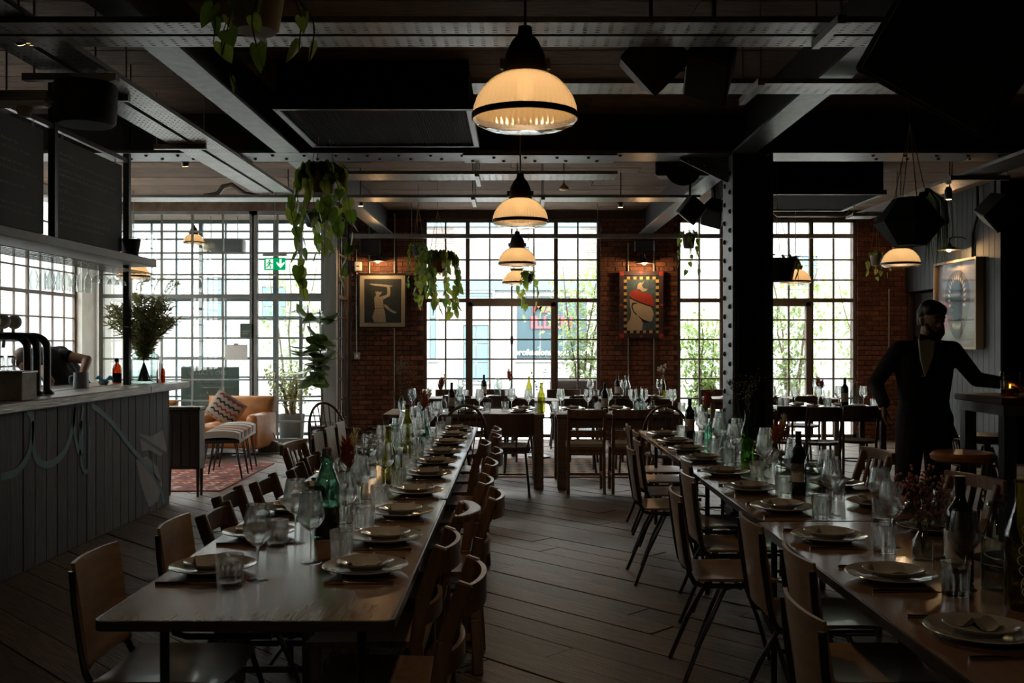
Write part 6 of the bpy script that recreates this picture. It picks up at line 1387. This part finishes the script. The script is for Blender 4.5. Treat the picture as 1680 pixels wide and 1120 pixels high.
# ------------------------------------------------------------------ people
def capsule(mb, p, q, r1, r2, n=14):
    p = Vector(p); q = Vector(q); d = (q-p); L_ = d.length; d.normalize(); a = d.orthogonal().normalized(); b = d.cross(a)
    T = Matrix(((a.x, b.x, d.x, p.x), (a.y, b.y, d.y, p.y), (a.z, b.z, d.z, p.z), (0, 0, 0, 1)))
    pr = [(r1*math.sin(t), -r1*math.cos(t)) for t in [PI/2*i/4 for i in range(5)]]+[(r2*math.cos(t), L_+r2*math.sin(t)) for t in [PI/2*i/4 for i in range(5)]]
    pr[0] = (1e-6, pr[0][1]); pr[-1] = (1e-6, pr[-1][1]); mb.lathe(pr, n, T=T)
def remesh(mb, name, m, parent, voxel=.012, it=6):
    o = mb.build(name, m, None); md = o.modifiers.new('r', 'REMESH'); md.mode = 'VOXEL'; md.voxel_size = voxel; md.use_smooth_shade = True
    s = o.modifiers.new('s', 'SMOOTH'); s.iterations = it; s.factor = .5
    dg = bpy.context.evaluated_depsgraph_get(); me = bpy.data.meshes.new_from_object(o.evaluated_get(dg)); old = o.data; bpy.data.objects.remove(o); bpy.data.meshes.remove(old)
    me.materials.clear(); me.materials.append(MT[m]); me.polygons.foreach_set('use_smooth', [True]*len(me.polygons)); return link(name, me, parent)
def limb(mb, pts, rs):
    for i in range(len(pts)-1): capsule(mb, pts[i], pts[i+1], rs[i], rs[i+1])
def hand(mb, wrist, fdir, pdir, L_=.19, curl=.35, splay=.12):     # wrist point, finger direction, palm normal (curl towards it)
    w_ = Vector(wrist); f = Vector(fdir).normalized(); n = Vector(pdir); n = (n-f*n.dot(f)).normalized(); s = f.cross(n)
    for k in range(4):
        o_ = (k-1.5)*.021; capsule(mb, w_+s*o_*.5, w_+f*.085+s*o_, .017, .0125, 8)
        ln = (.066, .076, .071, .055)[k]; p = w_+f*.085+s*o_; a = curl*.6; d = f.copy()
        for seg in range(3):
            d = (f*math.cos(a)+n*math.sin(a)+s*((k-1.5)*splay*.3)).normalized(); q = p+d*ln*(.45, .32, .25)[seg]; capsule(mb, p, q, .0095-.0008*seg, .009-.0009*seg, 8); p = q; a += curl
    b = w_+f*.03-s*.03; t1 = b+(f*.6-s*.75+n*.25).normalized()*.045; t2 = t1+(f*.85-s*.25+n*.4).normalized()*.035; t3 = t2+(f*.9+n*.35).normalized()*.026
    limb(mb, [w_+f*.015-s*.012, b, t1, t2, t3], [.017, .014, .0115, .0105, .009])
def head(P, c, face, up=(0, 0, 1), hairm='hair', skin_mb=None, body=None):
    pass
def make_head(mb, c, T):                       # adds skull, jaw, nose, ears to a body mesh; c skull centre, T local->world (x right, y forward, z up)
    def Pt(x, y, z): return T @ Vector((x, y, z))
    for (x, y, z, r_) in ((0, -.012, .03, .082), (0, .02, .03, .078), (0, .025, -.02, .066), (0, .03, -.06, .052), (0, .045, -.085, .036), (-.025, .03, -.05, .045), (.025, .03, -.05, .045)):
        q = Pt(x, y, z); mb.ball(q, r_, n=14, m=10)
    limb(mb, [Pt(0, .092, .012), Pt(0, .108, -.022)], [.011, .016]); limb(mb, [Pt(-.012, .098, -.028), Pt(.012, .098, -.028)], [.011, .011])
    limb(mb, [Pt(-.03, .082, .03), Pt(.03, .082, .03)], [.016, .016])
    for s in (-1, 1): limb(mb, [Pt(s*.082, .0, .02), Pt(s*.08, .003, -.022)], [.016, .011])
    limb(mb, [Pt(-.018, .088, -.062), Pt(.018, .088, -.062)], [.0105, .0105])
def face_parts(P, T, hairm):
    for s in (-1, 1):
        e = MB(); e.ball(T @ Vector((s*.031, .083, .008)), .0115, n=10, m=8); ey = e.build('eye', 'eye_white', P, smooth=80); MB().ball(T @ Vector((s*.031, .0925, .008)), .0048, n=8, m=6).build('iris', 'iris', ey, smooth=80)
        MB().tube([T @ Vector((s*.015, .097, .034)), T @ Vector((s*.032, .098, .039)), T @ Vector((s*.05, .086, .033))], [.004, .0045, .0025], 6).build('eyebrow', hairm, P)
    MB().tube([T @ Vector((-.024, .092, -.062)), T @ Vector((0, .1, -.06)), T @ Vector((.024, .092, -.062))], [.003, .0055, .003], 6).build('lips', 'lip', P, smooth=80)

# the waiter: stands behind the right table, right hand hanging, left arm out to the high table
WXc, WYc = WX(1512, 7.05), 7.05
wt = thing('person', 'person in black suit and bow tie standing with one arm out to the high table', 'person', (WXc, WYc, 0))
def wl_(px, py, dy=0.0): Y = 7.05+dy; q = W(px, py, Y); return (q[0]-WXc, q[1]-WYc, q[2])
Th = Matrix.Translation((wl_(1528, 527))) @ Matrix.Rotation(PI+.25, 4, 'Z') @ Matrix.Rotation(-.12, 4, 'X')
bd = MB(); make_head(bd, None, Th)
neck = Vector(wl_(1524, 553)); shR = Vector(wl_(1474, 574)); shL = Vector(wl_(1563, 574)); elR = Vector(wl_(1436, 628, .05)); wrR = Vector(wl_(1450, 664, -.1)); elL = Vector(wl_(1602, 622, -.05)); wrL = Vector(wl_(1648, 628, -.28))
hip = Vector((0.02, 0, .95)); limb(bd, [neck+Vector((0, 0, -.06)), neck+Vector((0, 0, .06))], [.06, .055])
chest = Vector((.02, .0, 1.30)); waist = Vector((.02, 0, 1.08))
for dx in (-.075, .0, .075): limb(bd, [chest+Vector((dx, .015, .03)), waist+Vector((dx*.6, .01, 0)), hip+Vector((dx*.8, .005, 0))], [.085, .08, .092])
limb(bd, [shR, shL], [.045, .045]); limb(bd, [shR, elR, wrR], [.045, .037, .028]); limb(bd, [shL, elL, wrL], [.045, .037, .028])
hand(bd, wrR, (-.02, -.15, -1), (.6, -.3, 0), curl=.35); hand(bd, wrL, (1, -.25, -.25), (0, -.2, -1), curl=.4)
anR = Vector((-.13, .02, .09)); anL = Vector((.14, .10, .09)); knR = Vector((-.12, -.03, .5)); knL = Vector((.13, .04, .5))
limb(bd, [hip+Vector((-.09, 0, -.04)), knR, anR], [.088, .058, .042]); limb(bd, [hip+Vector((.09, 0, -.04)), knL, anL], [.088, .058, .042])
limb(bd, [anR, anR+Vector((0, -.14, -.05))], [.04, .035]); limb(bd, [anL, anL+Vector((.03, -.14, -.05))], [.04, .035])
remesh(bd, 'body', 'skin', wt, .0062, 5)
face_parts(wt, Th, 'hair')
jk = MB()
for dx in (-.1, 0, .1): limb(jk, [chest+Vector((dx, .012, .05)), waist+Vector((dx*.62, .006, 0)), hip+Vector((dx*.85, .0, -.1))], [.112, .108, .118])
limb(jk, [shR, shL], [.066, .066]); limb(jk, [neck+Vector((-.07, .02, -.06)), shR], [.045, .062]); limb(jk, [neck+Vector((.07, .02, -.06)), shL], [.045, .062])
limb(jk, [shR, elR, wrR+Vector((0, 0, .012))], [.066, .054, .043]); limb(jk, [shL, elL, wrL+Vector((-.01, 0, 0))], [.066, .054, .043])
jo = remesh(jk, 'jacket', 'suit', wt, .0085, 4)
tr = MB(); limb(tr, [hip+Vector((-.09, 0, -.02)), knR, anR], [.108, .082, .072]); limb(tr, [hip+Vector((.09, 0, -.02)), knL, anL], [.108, .082, .072]); limb(tr, [hip+Vector((-.08, 0, 0)), hip+Vector((.08, 0, 0))], [.12, .12]); remesh(tr, 'trousers', 'suit', wt, .01, 4)
for an, d in ((anR, Vector((0, -.17, -.045))), (anL, Vector((.035, -.17, -.045)))):
    sh = MB(); limb(sh, [an+Vector((0, .03, -.03)), an+Vector((0, 0, -.045)), an+d], [.05, .047, .042]); sh.v = [(x, y, max(z, .0)) for x, y, z in sh.v]; remesh(sh, 'shoe', 'foil_black', wt, .009, 3)
fy = -.128                                       # shirt front, collar, bow tie, lapels lie on the chest
sf = MB(); pts = [wl_(1507, 556, -.115), wl_(1533, 556, -.115), wl_(1530, 585, -.135), wl_(1517, 618, -.142), wl_(1510, 590, -.136)]
MB().add([(p[0], p[1]-.012, p[2]) for p in pts]+[(p[0], p[1]+.05, p[2]) for p in pts], [(0, 1, 2, 3, 4), (0, 5, 6, 1), (1, 6, 7, 2), (2, 7, 8, 3), (3, 8, 9, 4), (4, 9, 5, 0)]).build('shirt_front', 'shirt', wt)
for s, pth in ((-1, [(1504, 553), (1508, 590), (1517, 622)]), (1, [(1537, 553), (1534, 590), (1517, 622)])):
    P0 = [Vector(wl_(*p, -.128-.012*i)) for i, p in enumerate(pth)]; w0 = [.02, .05, .006]
    MB().add([p+Vector((0, -.012, 0)) for p in P0]+[p+Vector((s*w0[i], -.004, .01)) for i, p in enumerate(P0)], [(0, 1, 4, 3), (1, 2, 5, 4)]).build('lapel', 'suit', jo, fix=False)
bc = Vector(wl_(1521, 553, -.135))
for s in (-1, 1): MB().add([bc+Vector((s*x, y, z)) for x, y, z in ((.008, -.012, .012), (.055, -.006, .026), (.055, -.006, -.026), (.008, -.012, -.012), (.008, .008, .012), (.055, .01, .026), (.055, .01, -.026), (.008, .008, -.012))], [(0, 1, 2, 3), (7, 6, 5, 4), (0, 4, 5, 1), (1, 5, 6, 2), (2, 6, 7, 3), (3, 7, 4, 0)]).build('bow_tie', 'foil_black', wt, bevel=.003)
MB().ball(bc+Vector((0, -.006, 0)), .013, .012, .013, 10, 8).build('bow_tie_knot', 'foil_black', wt, smooth=80)
hr = MB()
for (x, y, z, r_) in ((0, -.03, .05, .084), (0, -.02, .075, .08), (0, .03, .088, .06), (-.035, .035, .08, .05), (.035, .035, .08, .05), (0, -.05, .0, .07)): hr.ball(Th @ Vector((x, y, z)), r_, n=14, m=10)
for s in (-1, 1): hr.ball(Th @ Vector((s*.06, -.015, .035)), .036, n=10, m=8)
remesh(hr, 'hair', 'hair', wt, .008, 3)
be = MB(); limb(be, [Th @ Vector((-.066, .035, -.02)), Th @ Vector((-.045, .06, -.075)), Th @ Vector((0, .08, -.1)), Th @ Vector((.045, .06, -.075)), Th @ Vector((.066, .035, -.02))], [.014, .024, .03, .024, .014]); remesh(be, 'beard', 'hair', wt, .007, 3)

# the barman: bends over behind the bar, head down to the left, elbow raised at the right
bx, by = WX(95, 8.9), 8.9
bm_ = thing('person', 'person in dark t-shirt bending down behind the bar', 'person', (bx, by, 0))
def bl(px, py, dy=0.0): q = W(px, py, 8.9+dy); return Vector((q[0]-bx, q[1]-by, q[2]))
Tb = Matrix.Translation(bl(50, 594)) @ Matrix.Rotation(PI/2+.5, 4, 'Z') @ Matrix.Rotation(-1.1, 4, 'X')
bb = MB(); make_head(bb, None, Tb)
nk = bl(63, 588); s1_ = bl(72, 585, -.16); s2_ = bl(100, 580, .12); up = bl(88, 585); hp_ = bl(118, 632); hp_.z = .98
limb(bb, [nk, bl(54, 592)], [.058, .052])
for dy in (-.1, 0, .1): limb(bb, [up+Vector((0, dy, -.03)), hp_+Vector((.06, dy*.8, 0))], [.11, .115])
limb(bb, [s1_, s2_], [.06, .06]); eb = bl(143, 590, -.02); wb = bl(133, 622, -.2); limb(bb, [bl(106, 584, -.02), eb, wb], [.052, .041, .03]); hand(bb, wb, (-.3, -.3, -.9), (-.8, 0, -.2))
wb2 = bl(84, 625, -.35); limb(bb, [s1_, bl(72, 612, -.28), wb2], [.05, .04, .03]); hand(bb, wb2, (.2, -.3, -.9), (.6, 0, -.2))
for s in (-1, 1): kn = Vector((hp_.x+.02, s*.12, .52)); an = Vector((hp_.x-.02+s*.06, s*.12, .08)); limb(bb, [hp_+Vector((.03, s*.09, -.02)), kn, an], [.09, .06, .045]); limb(bb, [an, an+Vector((-.14, 0, -.04))], [.04, .034])
remesh(bb, 'body', 'skin', bm_, .007, 5); face_parts(bm_, Tb, 'hair_brown')
te = MB()
for dy in (-.12, 0, .12): limb(te, [up+Vector((-.01, dy, -.03)), hp_+Vector((.06, dy*.8, 0))], [.125, .13])
limb(te, [s1_, s2_], [.074, .074]); limb(te, [bl(104, 584, -.02), bl(110, 584, -.02)], [.07, .062]); limb(te, [s1_, s1_+(bl(72, 612, -.28)-s1_)*.5], [.066, .058]); remesh(te, 't_shirt', 'tee', bm_, .01, 4)
tj = MB()
for s in (-1, 1): tj_k = Vector((hp_.x+.02, s*.12, .52)); limb(tj, [hp_+Vector((.03, s*.09, 0)), tj_k, Vector((hp_.x-.02+s*.06, s*.12, .1))], [.115, .085, .075])
remesh(tj, 'trousers', 'suit', bm_, .011, 4)
for s in (-1, 1):
    an = Vector((hp_.x-.02+s*.06, s*.12, .08)); sh = MB(); limb(sh, [an+Vector((.03, 0, -.03)), an+Vector((-.16, 0, -.04))], [.05, .042]); sh.v = [(x, y, max(z, 0)) for x, y, z in sh.v]; remesh(sh, 'shoe', 'foil_black', bm_, .01, 3)
hb = MB()
for (x, y, z, r_) in ((0, -.03, .05, .088), (0, -.02, .075, .084), (0, .03, .09, .062), (0, -.055, .0, .074), (-.05, -.02, .04, .05), (.05, -.02, .04, .05)): hb.ball(Tb @ Vector((x, y, z)), r_, n=14, m=10)
remesh(hb, 'hair', 'hair_brown', bm_, .009, 3)
